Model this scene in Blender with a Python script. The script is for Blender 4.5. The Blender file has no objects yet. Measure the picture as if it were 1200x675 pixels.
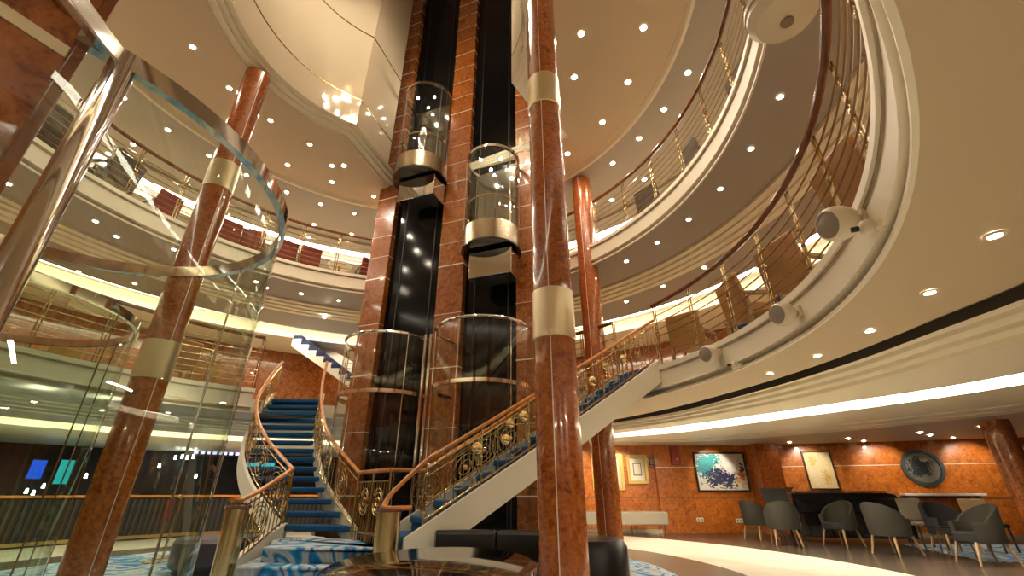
import bpy, bmesh, math, random
from mathutils import Vector, Matrix
random.seed(7)
PI = math.pi
SC = bpy.context.scene
COL = SC.collection
# ------------------------------------------------------------------ camera model
TH = math.radians(25.2); FPX = 510.0; EYE = 1.0
cT, sT = math.cos(TH), math.sin(TH)
def ray(px, py):
    v = 337.5 - py
    return (px - 600.0, FPX * cT - v * sT, FPX * sT + v * cT)
def atz(px, py, z):                       # photo pixel -> point on the horizontal plane z
    d = ray(px, py); t = (z - EYE) / d[2]
    return Vector((d[0] * t, d[1] * t, z))
def aty(px, py, y):
    d = ray(px, py); t = y / d[1]
    return Vector((d[0] * t, y, EYE + d[2] * t))
CX, CY = -2.0, 4.5                        # centre of the round atrium
R0 = 4.8                                  # radius of the deck openings
def pol(r, a, z=0.0, c=(CX, CY)):
    return Vector((c[0] + r * math.cos(a), c[1] + r * math.sin(a), z))
def atcyl(px, py, r, far=True):           # photo pixel -> point on the cylinder of radius r round the atrium axis
    d = ray(px, py)
    a = d[0] ** 2 + d[1] ** 2; b = -2 * (d[0] * CX + d[1] * CY); c = CX * CX + CY * CY - r * r
    q = math.sqrt(max(0, b * b - 4 * a * c))
    t = (-b + q) / (2 * a) if far else (-b - q) / (2 * a)
    return Vector((d[0] * t, d[1] * t, EYE + d[2] * t))
D = math.radians
# ------------------------------------------------------------------ materials
def new_mat(name):
    m = bpy.data.materials.new(name); m.use_nodes = True
    nt = m.node_tree; nt.nodes.clear()
    out = nt.nodes.new('ShaderNodeOutputMaterial')
    return m, nt, out
def P(name, base, rough=0.5, metal=0.0, coat=0.0, spec=0.5, bump=None, emit=None, var=0.0, vscale=6.0):
    m, nt, out = new_mat(name)
    b = nt.nodes.new('ShaderNodeBsdfPrincipled')
    b.inputs['Base Color'].default_value = (*base, 1)
    b.inputs['Roughness'].default_value = rough
    b.inputs['Metallic'].default_value = metal
    b.inputs['Coat Weight'].default_value = coat
    b.inputs['Coat Roughness'].default_value = 0.06
    b.inputs['Specular IOR Level'].default_value = spec
    if emit:
        b.inputs['Emission Color'].default_value = (*emit[0], 1)
        b.inputs['Emission Strength'].default_value = emit[1]
    tc = nt.nodes.new('ShaderNodeTexCoord')
    if var:
        n = nt.nodes.new('ShaderNodeTexNoise'); n.inputs['Scale'].default_value = vscale; n.inputs['Detail'].default_value = 4
        nt.links.new(tc.outputs['Object'], n.inputs['Vector'])
        r = nt.nodes.new('ShaderNodeValToRGB')
        r.color_ramp.elements[0].position = 0.3; r.color_ramp.elements[1].position = 0.7
        r.color_ramp.elements[0].color = (*[c * (1 - var) for c in base], 1)
        r.color_ramp.elements[1].color = (*[min(1, c * (1 + var)) for c in base], 1)
        nt.links.new(n.outputs['Fac'], r.inputs['Fac']); nt.links.new(r.outputs['Color'], b.inputs['Base Color'])
    if bump:
        n = nt.nodes.new('ShaderNodeTexNoise'); n.inputs['Scale'].default_value = bump[0]
        nt.links.new(tc.outputs['Object'], n.inputs['Vector'])
        bp = nt.nodes.new('ShaderNodeBump'); bp.inputs['Strength'].default_value = bump[1]; bp.inputs['Distance'].default_value = 0.01
        nt.links.new(n.outputs['Fac'], bp.inputs['Height']); nt.links.new(bp.outputs['Normal'], b.inputs['Normal'])
    nt.links.new(b.outputs['BSDF'], out.inputs['Surface'])
    return m
def burl(name, dark, mid, light, scale=7.0, rough=0.14, coat=0.7, stretch=(1, 1, 1)):
    m, nt, out = new_mat(name)
    b = nt.nodes.new('ShaderNodeBsdfPrincipled')
    tc = nt.nodes.new('ShaderNodeTexCoord'); mp = nt.nodes.new('ShaderNodeMapping')
    mp.inputs['Scale'].default_value = stretch
    nt.links.new(tc.outputs['Object'], mp.inputs['Vector'])
    n = nt.nodes.new('ShaderNodeTexNoise'); n.inputs['Scale'].default_value = scale; n.inputs['Detail'].default_value = 7
    n.inputs['Roughness'].default_value = 0.68; n.inputs['Distortion'].default_value = 1.4
    nt.links.new(mp.outputs['Vector'], n.inputs['Vector'])
    r = nt.nodes.new('ShaderNodeValToRGB'); e = r.color_ramp.elements
    e[0].position = 0.32; e[0].color = (*dark, 1); e[1].position = 0.7; e[1].color = (*light, 1)
    k = e.new(0.5); k.color = (*mid, 1)
    nt.links.new(n.outputs['Fac'], r.inputs['Fac'])
    w = nt.nodes.new('ShaderNodeTexVoronoi'); w.inputs['Scale'].default_value = scale * 4.2
    nt.links.new(mp.outputs['Vector'], w.inputs['Vector'])
    r2 = nt.nodes.new('ShaderNodeValToRGB'); r2.color_ramp.elements[0].position = 0.02; r2.color_ramp.elements[1].position = 0.3
    r2.color_ramp.elements[0].color = (0.45, 0.38, 0.35, 1); r2.color_ramp.elements[1].color = (1, 1, 1, 1)
    nt.links.new(w.outputs['Distance'], r2.inputs['Fac'])
    mx = nt.nodes.new('ShaderNodeMix'); mx.data_type = 'RGBA'; mx.blend_type = 'MULTIPLY'; mx.inputs['Factor'].default_value = 0.8
    nt.links.new(r.outputs['Color'], mx.inputs[6]); nt.links.new(r2.outputs['Color'], mx.inputs[7])
    nt.links.new(mx.outputs[2], b.inputs['Base Color'])
    b.inputs['Roughness'].default_value = rough + 0.12
    b.inputs['Coat Weight'].default_value = coat; b.inputs['Coat Roughness'].default_value = rough * 0.4
    nt.links.new(b.outputs['BSDF'], out.inputs['Surface'])
    return m
def glass(name, tint, refl=1.0, haze=0.0):
    m, nt, out = new_mat(name)
    tr = nt.nodes.new('ShaderNodeBsdfTransparent'); tr.inputs['Color'].default_value = (*tint, 1)
    gl = nt.nodes.new('ShaderNodeBsdfGlossy'); gl.inputs['Roughness'].default_value = 0.0
    gl.inputs['Color'].default_value = (0.95, 1.0, 0.97, 1)
    lw = nt.nodes.new('ShaderNodeLayerWeight')
    pw = nt.nodes.new('ShaderNodeMath'); pw.operation = 'POWER'; pw.inputs[1].default_value = 5.0
    nt.links.new(lw.outputs['Facing'], pw.inputs[0])
    ma = nt.nodes.new('ShaderNodeMath'); ma.operation = 'MULTIPLY_ADD'; ma.inputs[1].default_value = 0.93 * refl; ma.inputs[2].default_value = 0.045 * refl
    ma.use_clamp = True
    nt.links.new(pw.outputs[0], ma.inputs[0])
    mx = nt.nodes.new('ShaderNodeMixShader')
    nt.links.new(ma.outputs[0], mx.inputs[0]); nt.links.new(tr.outputs[0], mx.inputs[1]); nt.links.new(gl.outputs[0], mx.inputs[2])
    nt.links.new(mx.outputs[0], out.inputs['Surface'])
    return m
def emis(name, col, s):
    m, nt, out = new_mat(name)
    e = nt.nodes.new('ShaderNodeEmission'); e.inputs['Color'].default_value = (*col, 1); e.inputs['Strength'].default_value = s
    nt.links.new(e.outputs[0], out.inputs['Surface'])
    return m
def swirl(name, cols, scale=1.2, rough=0.9, dist=6.0):
    m, nt, out = new_mat(name)
    b = nt.nodes.new('ShaderNodeBsdfPrincipled'); b.inputs['Roughness'].default_value = rough
    tc = nt.nodes.new('ShaderNodeTexCoord')
    n = nt.nodes.new('ShaderNodeTexNoise'); n.inputs['Scale'].default_value = scale; n.inputs['Detail'].default_value = 1.5; n.inputs['Distortion'].default_value = 1.2
    nt.links.new(tc.outputs['Object'], n.inputs['Vector'])
    w = nt.nodes.new('ShaderNodeMath'); w.operation = 'MULTIPLY'; w.inputs[1].default_value = dist
    nt.links.new(n.outputs['Fac'], w.inputs[0])
    fr = nt.nodes.new('ShaderNodeMath'); fr.operation = 'FRACT'; nt.links.new(w.outputs[0], fr.inputs[0])
    r = nt.nodes.new('ShaderNodeValToRGB'); e = r.color_ramp.elements
    e[0].position = 0; e[0].color = (*cols[0], 1); e[1].position = 1; e[1].color = (*cols[0], 1)
    for i, c in enumerate(cols[1:]):
        k = e.new((i + 1) / len(cols)); k.color = (*c, 1)
    nt.links.new(fr.outputs[0], r.inputs['Fac']); nt.links.new(r.outputs['Color'], b.inputs['Base Color'])
    nt.links.new(b.outputs['BSDF'], out.inputs['Surface'])
    return m
M = {}
M['burl'] = burl('burl_veneer', (0.14, 0.032, 0.007), (0.32, 0.092, 0.018), (0.46, 0.165, 0.034), 7)
M['burl_deep'] = burl('burl_deep', (0.15, 0.030, 0.007), (0.36, 0.092, 0.016), (0.50, 0.165, 0.032), 13, 0.12, 0.7)
M['burl_wall'] = burl('burl_wall', (0.24, 0.055, 0.008), (0.46, 0.125, 0.015), (0.64, 0.22, 0.03), 8.0, 0.2, 0.35)
M['border_wood'] = P('border_wood', (0.20, 0.055, 0.015), 0.25, coat=0.5, var=0.25, vscale=9)
M['rail_wood'] = P('rail_wood', (0.54, 0.20, 0.034), 0.28, coat=0.25, var=0.25, vscale=9)
M['rail_dark'] = P('rail_dark_wood', (0.16, 0.05, 0.018), 0.25, coat=0.5, var=0.2, vscale=9)
M['champagne'] = P('champagne_metal', (0.70, 0.60, 0.40), 0.34, 0.85)
M['brass'] = P('brass', (0.62, 0.44, 0.19), 0.2, 1.0)
M['gold'] = P('polished_gold', (0.80, 0.60, 0.28), 0.24, 1.0)
M['brass_old'] = P('brass_antique', (0.46, 0.33, 0.16), 0.26, 1.0)
M['bronze'] = P('bronze_rod', (0.36, 0.24, 0.12), 0.3, 0.9)
M['chrome'] = P('chrome', (0.66, 0.62, 0.58), 0.07, 1.0)
M['chrome_bright'] = P('chrome_bright', (0.90, 0.88, 0.84), 0.10, 1.0)
M['steel'] = P('brushed_steel', (0.55, 0.48, 0.40), 0.22, 1.0)
M['black_glass'] = P('black_glass', (0.004, 0.004, 0.005), 0.10, spec=0.22)
M['black_lacquer'] = P('black_lacquer', (0.008, 0.007, 0.007), 0.05, coat=1.0)
M['black_matt'] = P('black_matt', (0.012, 0.011, 0.011), 0.5)
M['smoked'] = P('smoked_mirror', (0.16, 0.15, 0.13), 0.12, 0.9)
M['dado'] = P('car_dado_metal', (0.42, 0.35, 0.25), 0.25, 0.9)
M['inlay'] = P('inlay_metal', (0.85, 0.75, 0.58), 0.3, 0.4)
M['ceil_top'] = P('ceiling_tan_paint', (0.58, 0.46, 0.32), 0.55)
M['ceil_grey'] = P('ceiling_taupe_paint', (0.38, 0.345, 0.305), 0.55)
M['cream'] = P('cream_paint', (0.82, 0.75, 0.59), 0.42)
M['soffit'] = P('soffit_paint', (0.55, 0.43, 0.27), 0.5)
M['cream_gloss'] = P('cream_gloss_panel', (0.62, 0.52, 0.38), 0.08, coat=0.5)
M['groove'] = P('shadow_gap_paint', (0.07, 0.055, 0.04), 0.6)
M['white'] = P('white_paint', (0.80, 0.75, 0.66), 0.4)
M['blue'] = P('blue_carpet', (0.004, 0.075, 0.20), 0.9, bump=(300, 0.3), var=0.25, vscale=30)
M['carpet'] = swirl('carpet_swirl', [(0.42, 0.46, 0.50), (0.60, 0.64, 0.66), (0.30, 0.38, 0.45), (0.008, 0.13, 0.42), (0.03, 0.33, 0.62), (0.58, 0.62, 0.64)], 1.3, 0.95, 7)
M['marble'] = P('cream_marble', (0.86, 0.79, 0.66), 0.16, var=0.10, vscale=1.6)
M['tile'] = None
M['brown_stone'] = P('brown_stone', (0.16, 0.115, 0.075), 0.22, var=0.15, vscale=3)
M['deck_carpet'] = P('deck_carpet', (0.40, 0.32, 0.22), 0.9, var=0.3, vscale=3)
M['leather'] = P('black_leather', (0.009, 0.0065, 0.005), 0.30, spec=0.3, bump=(220, 0.15))
M['leather_purple'] = P('dark_plum_leather', (0.035, 0.026, 0.038), 0.38, bump=(220, 0.15))
M['olive'] = P('olive_fabric', (0.017, 0.013, 0.006), 0.8, bump=(260, 0.2))
M['charcoal'] = P('charcoal_fabric', (0.008, 0.007, 0.007), 0.8, bump=(260, 0.2))
M['grey_fabric'] = P('grey_beige_fabric', (0.24, 0.20, 0.15), 0.8, bump=(260, 0.15))
M['leg_wood'] = P('oak_leg', (0.34, 0.21, 0.10), 0.4, var=0.2, vscale=14)
M['leg_dark'] = P('dark_leg', (0.05, 0.035, 0.025), 0.4)
M['tan_leather'] = P('tan_leather', (0.42, 0.21, 0.06), 0.5, var=0.12, vscale=5)
M['red_fabric'] = P('dark_red_fabric', (0.22, 0.035, 0.02), 0.75, var=0.15, vscale=12)
M['brown_fabric'] = P('dark_brown_fabric', (0.07, 0.05, 0.032), 0.75, var=0.15, vscale=12)
M['navy'] = P('navy_fabric', (0.012, 0.022, 0.085), 0.8)
M['speaker_white'] = P('speaker_shell', (0.72, 0.64, 0.48), 0.35)
M['grille'] = P('speaker_grille', (0.30, 0.25, 0.20), 0.6, bump=(400, 0.5))
M['glass'] = glass('clear_glass', (0.955, 0.975, 0.96), 1.0)
M['glass_green'] = glass('thick_green_glass', (0.87, 0.94, 0.885), 1.0)
M['cove'] = emis('cove_glow', (1.0, 0.90, 0.70), 6.5)
M['lens'] = emis('downlight_glow', (1.0, 0.86, 0.66), 360.0)
M['lens_small'] = emis('downlight_glow_small', (1.0, 0.86, 0.66), 165.0)
M['bar_glow'] = emis('bar_lamp_glow', (0.95, 0.95, 0.9), 14.0)
M['cove_lounge'] = emis('cove_glow_lounge', (1.0, 0.90, 0.70), 11.0)
M['bulb'] = emis('chandelier_glow', (1.0, 0.86, 0.66), 75.0)
M['trim'] = P('downlight_trim', (0.72, 0.64, 0.5), 0.35)
M['gold_frame'] = P('gold_frame', (0.60, 0.40, 0.12), 0.35, 0.8, bump=(90, 0.4))
M['black_frame'] = P('black_frame', (0.015, 0.012, 0.01), 0.4)
M['paper'] = P('paper', (0.72, 0.66, 0.52), 0.8)
M['mat_board'] = P('mat_board', (0.62, 0.50, 0.30), 0.8)
M['teal_paint'] = P('teal_paint', (0.03, 0.25, 0.27), 0.5)
M['navy_paint'] = P('navy_paint', (0.02, 0.025, 0.07), 0.5)
M['rust_paint'] = P('rust_paint', (0.42, 0.10, 0.03), 0.5)
M['yellow_paint'] = P('ochre_paint', (0.62, 0.40, 0.06), 0.5)
M['red_panel'] = P('red_panel', (0.28, 0.045, 0.035), 0.45)
M['glow_blue'] = emis('screen_blue', (0.02, 0.10, 0.8), .5)
M['glow_teal'] = emis('screen_teal', (0.03, 0.42, 0.45), .5)
M['glow_white'] = emis('sign_white', (0.70, 0.62, 1.0), .8)
M['bar_dark'] = P('bar_dark', (0.035, 0.026, 0.022), 0.4)
M['dark_curtain'] = P('dark_curtain', (0.010, 0.007, 0.006), 0.7, var=0.4, vscale=5)
M['red_leather'] = P('red_velvet', (0.30, 0.02, 0.02), 0.6)
M['plaque_grey'] = P('plaque_pewter', (0.13, 0.15, 0.15), 0.35, 0.7)
def brick(name, c1, c2, mortar, scale, rough):
    m, nt, out = new_mat(name)
    b = nt.nodes.new('ShaderNodeBsdfPrincipled'); b.inputs['Roughness'].default_value = rough
    tc = nt.nodes.new('ShaderNodeTexCoord')
    w = nt.nodes.new('ShaderNodeTexBrick'); w.inputs['Scale'].default_value = scale
    w.inputs['Color1'].default_value = (*c1, 1); w.inputs['Color2'].default_value = (*c2, 1); w.inputs['Mortar'].default_value = (*mortar, 1)
    w.inputs['Mortar Size'].default_value = 0.006; w.inputs['Brick Width'].default_value = 1.2; w.inputs['Row Height'].default_value = 0.4
    nt.links.new(tc.outputs['Object'], w.inputs['Vector']); nt.links.new(w.outputs['Color'], b.inputs['Base Color'])
    nt.links.new(b.outputs['BSDF'], out.inputs['Surface'])
    return m
M['tile'] = brick('dark_floor_tile', (0.065, 0.048, 0.036), (0.085, 0.062, 0.045), (0.03, 0.022, 0.017), 1.0, 0.25)
def art(name, base, blobs):
    """abstract painting: soft-edged strokes at places on the canvas (generated coordinates)"""
    m, nt, out = new_mat(name)
    b = nt.nodes.new('ShaderNodeBsdfPrincipled'); b.inputs['Roughness'].default_value = 0.6
    tc = nt.nodes.new('ShaderNodeTexCoord')
    n = nt.nodes.new('ShaderNodeTexNoise'); n.inputs['Scale'].default_value = 9; n.inputs['Detail'].default_value = 5; n.inputs['Distortion'].default_value = 2.0
    nt.links.new(tc.outputs['Generated'], n.inputs['Vector'])
    last = None
    for (x, z, sx, sz, col, thr) in blobs:
        mp = nt.nodes.new('ShaderNodeMapping'); mp.inputs['Location'].default_value = (-x / sx, 0, -z / sz); mp.inputs['Scale'].default_value = (1 / sx, 0, 1 / sz)
        nt.links.new(tc.outputs['Generated'], mp.inputs['Vector'])
        ln = nt.nodes.new('ShaderNodeVectorMath'); ln.operation = 'LENGTH'; nt.links.new(mp.outputs[0], ln.inputs[0])
        ad = nt.nodes.new('ShaderNodeMath'); ad.operation = 'MULTIPLY_ADD'; ad.inputs[1].default_value = 3.4; nt.links.new(n.outputs['Fac'], ad.inputs[0]); nt.links.new(ln.outputs['Value'], ad.inputs[2])
        lt = nt.nodes.new('ShaderNodeMath'); lt.operation = 'LESS_THAN'; lt.inputs[1].default_value = thr; nt.links.new(ad.outputs[0], lt.inputs[0])
        mx = nt.nodes.new('ShaderNodeMix'); mx.data_type = 'RGBA'
        nt.links.new(lt.outputs[0], mx.inputs['Factor'])
        if last is None: mx.inputs[6].default_value = (*base, 1)
        else: nt.links.new(last, mx.inputs[6])
        mx.inputs[7].default_value = (*col, 1)
        last = mx.outputs[2]
    nt.links.new(last, b.inputs['Base Color']); nt.links.new(b.outputs['BSDF'], out.inputs['Surface'])
    return m
# ------------------------------------------------------------------ mesh builder
BASE = {}
class MB:
    def __init__(s): s.v = []; s.f = []; s.mi = []; s.cur = 0
    def add(s, vs, fs):
        n = len(s.v); s.v += [tuple(p) for p in vs]
        for f in fs: s.f.append(tuple(i + n for i in f)); s.mi.append(s.cur)
        return s
    def box(s, c, d, rz=0.0, rot=None):
        R = rot or Matrix.Rotation(rz, 3, 'Z')
        vs = []
        for x in (-.5, .5):
            for y in (-.5, .5):
                for z in (-.5, .5):
                    vs.append(Vector(c) + R @ Vector((x * d[0], y * d[1], z * d[2])))
        return s.add(vs, [(0, 1, 3, 2), (4, 6, 7, 5), (0, 4, 5, 1), (2, 3, 7, 6), (0, 2, 6, 4), (1, 5, 7, 3)])
    def grid(s, rows, cu=False, cv=False):
        nr, nc = len(rows), len(rows[0]); vs = [p for r in rows for p in r]; fs = []
        for i in range(nr if cu else nr - 1):
            for j in range(nc if cv else nc - 1):
                a, b = i, (i + 1) % nr; c, d = j, (j + 1) % nc
                fs.append((a * nc + c, b * nc + c, b * nc + d, a * nc + d))
        return s.add(vs, fs)
    def tube(s, path, r, n=8, closed=False, flat=1.0):
        path = [Vector(p) for p in path]; rows = []; k = len(path)
        for i, p in enumerate(path):
            if closed: t = path[(i + 1) % k] - path[i - 1]
            else: t = path[min(i + 1, k - 1)] - path[max(i - 1, 0)]
            if t.length < 1e-9: t = Vector((0, 0, 1))
            t.normalize()
            up = Vector((0, 0, 1)) if abs(t.z) < 0.95 else Vector((1, 0, 0))
            x = t.cross(up).normalized(); y = x.cross(t).normalized()
            rr = r[i] if isinstance(r, (list, tuple)) else r
            rows.append([p + x * (rr * math.cos(2 * PI * j / n)) + y * (rr * flat * math.sin(2 * PI * j / n)) for j in range(n)])
        s.grid(rows, cu=closed, cv=True)
        if not closed:
            b = len(s.v) - k * n
            s.f.append(tuple(b + j for j in range(n))); s.mi.append(s.cur)
            s.f.append(tuple(b + (k - 1) * n + j for j in range(n))); s.mi.append(s.cur)
        return s
    def prism(s, pts, z0, z1):
        n = len(pts); vs = [(p[0], p[1], z0) for p in pts] + [(p[0], p[1], z1) for p in pts]
        fs = [tuple(range(n))[::-1], tuple(range(n, 2 * n))] + [(i, (i + 1) % n, n + (i + 1) % n, n + i) for i in range(n)]
        return s.add(vs, fs)
    def extrude(s, pts, off):               # planar polygon in 3D, pushed along off
        n = len(pts); off = Vector(off); vs = [Vector(p) for p in pts] + [Vector(p) + off for p in pts]
        fs = [tuple(range(n))[::-1], tuple(range(n, 2 * n))] + [(i, (i + 1) % n, n + (i + 1) % n, n + i) for i in range(n)]
        return s.add(vs, fs)
    def ring(s, prof, a0, a1, n, c=(CX, CY), closed=False):   # profile (r, z) swept round a vertical axis
        full = abs(a1 - a0) > 2 * PI - 1e-6
        m = n if full else n + 1
        rows = [[pol(r, a0 + (a1 - a0) * i / n, z, c) for (r, z) in prof] for i in range(m)]
        s.grid(rows, cu=full, cv=closed)
        if closed and not full:
            b = len(s.v) - m * len(prof); k = len(prof)
            s.f.append(tuple(b + j for j in range(k))); s.mi.append(s.cur)
            s.f.append(tuple(b + (m - 1) * k + j for j in range(k))); s.mi.append(s.cur)
        return s
    def lathe(s, prof, c=(0, 0, 0), n=24):
        prof = list(prof)
        if prof[0][0] > 1e-6: prof = [(0.0005, prof[0][1])] + prof
        if prof[-1][0] > 1e-6: prof = prof + [(0.0005, prof[-1][1])]
        return s.ring([(r, z + c[2]) for r, z in prof], 0, 2 * PI, n, (c[0], c[1]))
    def ball(s, c, r, n=12, sz=(1, 1, 1), R=None):
        rows = []
        for i in range(n + 1):
            a = PI * i / n; row = []
            for j in range(n * 2):
                b = 2 * PI * j / (n * 2)
                q = Vector((math.sin(a) * math.cos(b) * sz[0], math.sin(a) * math.sin(b) * sz[1], math.cos(a) * sz[2])) * r
                if R: q = R @ q
                row.append(Vector(c) + q)
            rows.append(row)
        return s.grid(rows, cv=True)
    def build(s, name, mat, parent=None, bevel=0, smooth=True, sub=0, keep=False, segs=2):
        mats = mat if isinstance(mat, (list, tuple)) else [mat]
        off = Vector((0, 0, 0))
        if parent is not None: off = BASE.get(parent.name, Vector((0, 0, 0)))
        elif not keep and s.v:
            xs = [p[0] for p in s.v]; ys = [p[1] for p in s.v]; zs = [p[2] for p in s.v]
            off = Vector(((min(xs) + max(xs)) / 2, (min(ys) + max(ys)) / 2, min(zs)))
        me = bpy.data.meshes.new(name)
        me.from_pydata([(p[0] - off.x, p[1] - off.y, p[2] - off.z) for p in s.v], [], s.f)
        for m in mats: me.materials.append(m)
        if len(mats) > 1: me.polygons.foreach_set('material_index', s.mi)
        bm = bmesh.new(); bm.from_mesh(me)
        bmesh.ops.remove_doubles(bm, verts=bm.verts, dist=1e-5)
        bmesh.ops.recalc_face_normals(bm, faces=bm.faces); bm.to_mesh(me); bm.free()
        if smooth:
            me.shade_smooth()
            me.set_sharp_from_angle(angle=D(35))
        o = bpy.data.objects.new(name, me); COL.objects.link(o)
        if parent is not None:
            o.parent = parent; BASE[o.name] = off
        else:
            o.location = off; BASE[o.name] = off
        if bevel:
            b = o.modifiers.new('bevel', 'BEVEL'); b.width = bevel; b.segments = segs; b.limit_method = 'ANGLE'; b.angle_limit = D(40)
        if sub:
            q = o.modifiers.new('sub', 'SUBSURF'); q.levels = sub; q.render_levels = sub
        return o
def tag(o, label, cat, group=None):
    o['label'] = label; o['category'] = cat
    if group: o['group'] = group
    return o
def struct(o):
    o['kind'] = 'structure'; return o
def thing(name, label, cat, loc=(0, 0, 0), group=None):
    o = bpy.data.objects.new(name, None); COL.objects.link(o); o.empty_display_size = 0.1
    o.location = loc; BASE[o.name] = Vector(loc)
    return tag(o, label, cat, group)
def dup(root, loc, rz=0.0, label=None, scale=None):
    def cp(o, par):
        c = o.copy(); COL.objects.link(c)
        if par is not None: c.parent = par; c.matrix_parent_inverse = o.matrix_parent_inverse
        for ch in o.children: cp(ch, c)
        return c
    r = cp(root, None); r.location = loc; r.rotation_euler = (0, 0, rz)
    if scale: r.scale = scale
    if label: r['label'] = label
    return r
def spline(pts, n):
    pts = [Vector(p) for p in pts]; out = []; k = len(pts)
    for i in range(n + 1):
        u = i / n * (k - 1); a = min(int(u), k - 2); t = u - a
        p0 = pts[max(a - 1, 0)]; p1 = pts[a]; p2 = pts[a + 1]; p3 = pts[min(a + 2, k - 1)]
        if a == 0: p0 = p1 * 2 - p2
        if a == k - 2: p3 = p2 * 2 - p1
        out.append(0.5 * ((2 * p1) + (p2 - p0) * t + (2 * p0 - 5 * p1 + 4 * p2 - p3) * t * t + (3 * p1 - p0 - 3 * p2 + p3) * t ** 3))
    return out
def arc(c, r, z, a0, a1, n):
    return [pol(r, a0 + (a1 - a0) * i / n, z, c) for i in range(n + 1)]
# ================================================================== SETTING
FC = (-2.5, 7.0)                          # centre of the floor pattern
struct(MB().box((1, 6.5, -0.06), (34, 30, 0.12)).build('floor', M['tile'], keep=True, smooth=False))
def disc_ring(name, r0, r1, z, mat):
    b = MB().ring([(r0, z - 0.004), (r0, z), (r1, z), (r1, z - 0.004)], 0, 2 * PI, 96, FC, closed=True)
    return struct(b.build(name, mat, keep=True, smooth=False))
disc_ring('floor_marble', 5.62, 7.85, 0.004, M['marble'])
disc_ring('floor_brown', 4.7, 5.62, 0.006, M['brown_stone'])
disc_ring('floor_carpet', 0.02, 4.7, 0.008, M['carpet'])
NA, NB = D(109), D(127)                   # notch in the second deck for the left staircase
def fascia(z, h):                         # painted edge band with a lip at the foot
    return [(R0 + 0.05, z), (R0, z), (R0, z - 0.07), (R0 + 0.03, z - 0.075), (R0 + 0.03, z - h + 0.12), (R0 + 0.005, z - h + 0.11), (R0 + 0.005, z - h + 0.09),
            (R0 + 0.12, z - h + 0.085), (R0 + 0.12, z - h + 0.03), (R0 + 0.025, z - h + 0.025), (R0 + 0.025, z - h), (R0 + 0.05, z - h)]
def deck(z, h, name, notch):
    a0, a1 = (NB, NA + 2 * PI) if notch else (0, 2 * PI)
    n = 150
    struct(MB().ring(fascia(z, h), a0, a1, n).build('trim_' + name, M['cream'], keep=True))
    struct(MB().ring([(R0 + 0.02, z - 0.002), (9.9, z - 0.002), (9.9, z - 0.1), (R0 + 0.02, z - 0.1)], a0, a1, n, closed=True).build('floor_' + name, M['deck_carpet'], keep=True))
    if notch:
        struct(MB().ring([(6.0, z - .002), (9.9, z - .002), (9.9, z - h), (6.0, z - h)], NA, NB, 12, closed=True).build('floor_stair_landing', M['cream'], keep=True))
deck(2.8, 0.44, 'second_deck', True)
deck(5.6, 0.46, 'third_deck', False)
# --- underside of the third deck and cove (concentric)
def under(z, name, a0, a1, n, cove_n, wall_r):
    st = [(5.85, z), (5.85, z - .05), (5.97, z - .055), (5.97, z - .095), (6.09, z - .10), (6.09, z - .14), (6.21, z - .145), (6.21, z - .18), (6.33, z - .185)]
    zz = z - .185
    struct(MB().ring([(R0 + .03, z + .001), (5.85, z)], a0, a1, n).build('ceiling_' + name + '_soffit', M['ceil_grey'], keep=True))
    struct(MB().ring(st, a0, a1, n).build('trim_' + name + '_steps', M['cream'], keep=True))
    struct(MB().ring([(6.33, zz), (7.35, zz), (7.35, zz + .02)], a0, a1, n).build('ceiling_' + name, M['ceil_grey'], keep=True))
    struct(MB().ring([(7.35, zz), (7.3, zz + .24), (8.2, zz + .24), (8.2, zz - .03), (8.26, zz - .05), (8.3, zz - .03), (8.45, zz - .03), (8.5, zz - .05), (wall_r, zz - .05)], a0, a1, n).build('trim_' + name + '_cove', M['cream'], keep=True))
    MBc = MB().ring([(7.44, zz + .12), (7.44, zz + .14), (7.72, zz + .14), (7.72, zz + .12)], a0, a1, n, closed=True)
    return tag(MBc.build('cove_light', M['cove']), cove_n, 'light')
under(5.14, 'second_deck', 0, 2 * PI, 120, 'long curved cove light glowing in the ceiling under the third deck', 9.8)
DL_A0, DL_A1 = D(66), D(200)              # left part of the ground deck ceiling is concentric too
under(2.36, 'ground_left', DL_A0, DL_A1, 90, 'curved cove light in the low ceiling above the dark bar area', 12.5)
# --- right part of the ground deck ceiling: wide soffit, shadow gap, steps, cove, lounge ceiling
XS = [690, 740, 800, 900, 1000, 1100, 1200, 1330, 1480]
LN = {'g0': [497, 488, 475, 447, 413, 372, 331, 270, 188], 'g1': [500, 492, 481, 455, 424, 387, 350, 296, 222],
      's1': [504, 498, 489, 471, 449, 421, 393, 350, 290], 'c0': [511, 506, 499, 485, 470, 455, 437, 410, 372],
      'c1': [514, 511, 506, 493, 480, 466, 450, 425, 390], 'lip': [516, 514.5, 512, 502, 491, 480, 468, 450, 422],
      's2': [518.5, 518, 519, 513, 505, 495, 484, 468, 440]}
ZS = {'g0': 2.36, 'g1': 2.36, 's1': 2.32, 'c0': 2.32, 'c1': 2.29, 'lip': 2.27, 's2': 2.25}
def line(k, dz=0.0, n=72):
    pts = [atz(x, y, ZS[k]) for x, y in zip(XS, LN[k])]
    return [p + Vector((0, 0, dz)) for p in spline(pts, n)]
g0 = line('g0')
inner = []
for p in g0:
    a = math.atan2(p.y - CY, p.x - CX); inner.append(pol(R0 + .03, a, 2.361))
last_a = math.atan2(g0[-1].y - CY, g0[-1].x - CX)
struct(MB().grid([inner, g0]).build('ceiling_soffit', M['soffit'], keep=True))
far = [pol(R0 + .03, a, 2.361) for a in [last_a - i * .1 for i in range(20)]]
struct(MB().grid([far, [pol(9.5, last_a - i * .1, 2.361) for i in range(20)]]).build('ceiling_soffit_rear', M['soffit'], keep=True))
struct(MB().grid([line('g0'), line('g0', .1), line('g1', .1), line('g1')]).build('trim_shadow_gap', M['groove'], keep=True))
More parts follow.
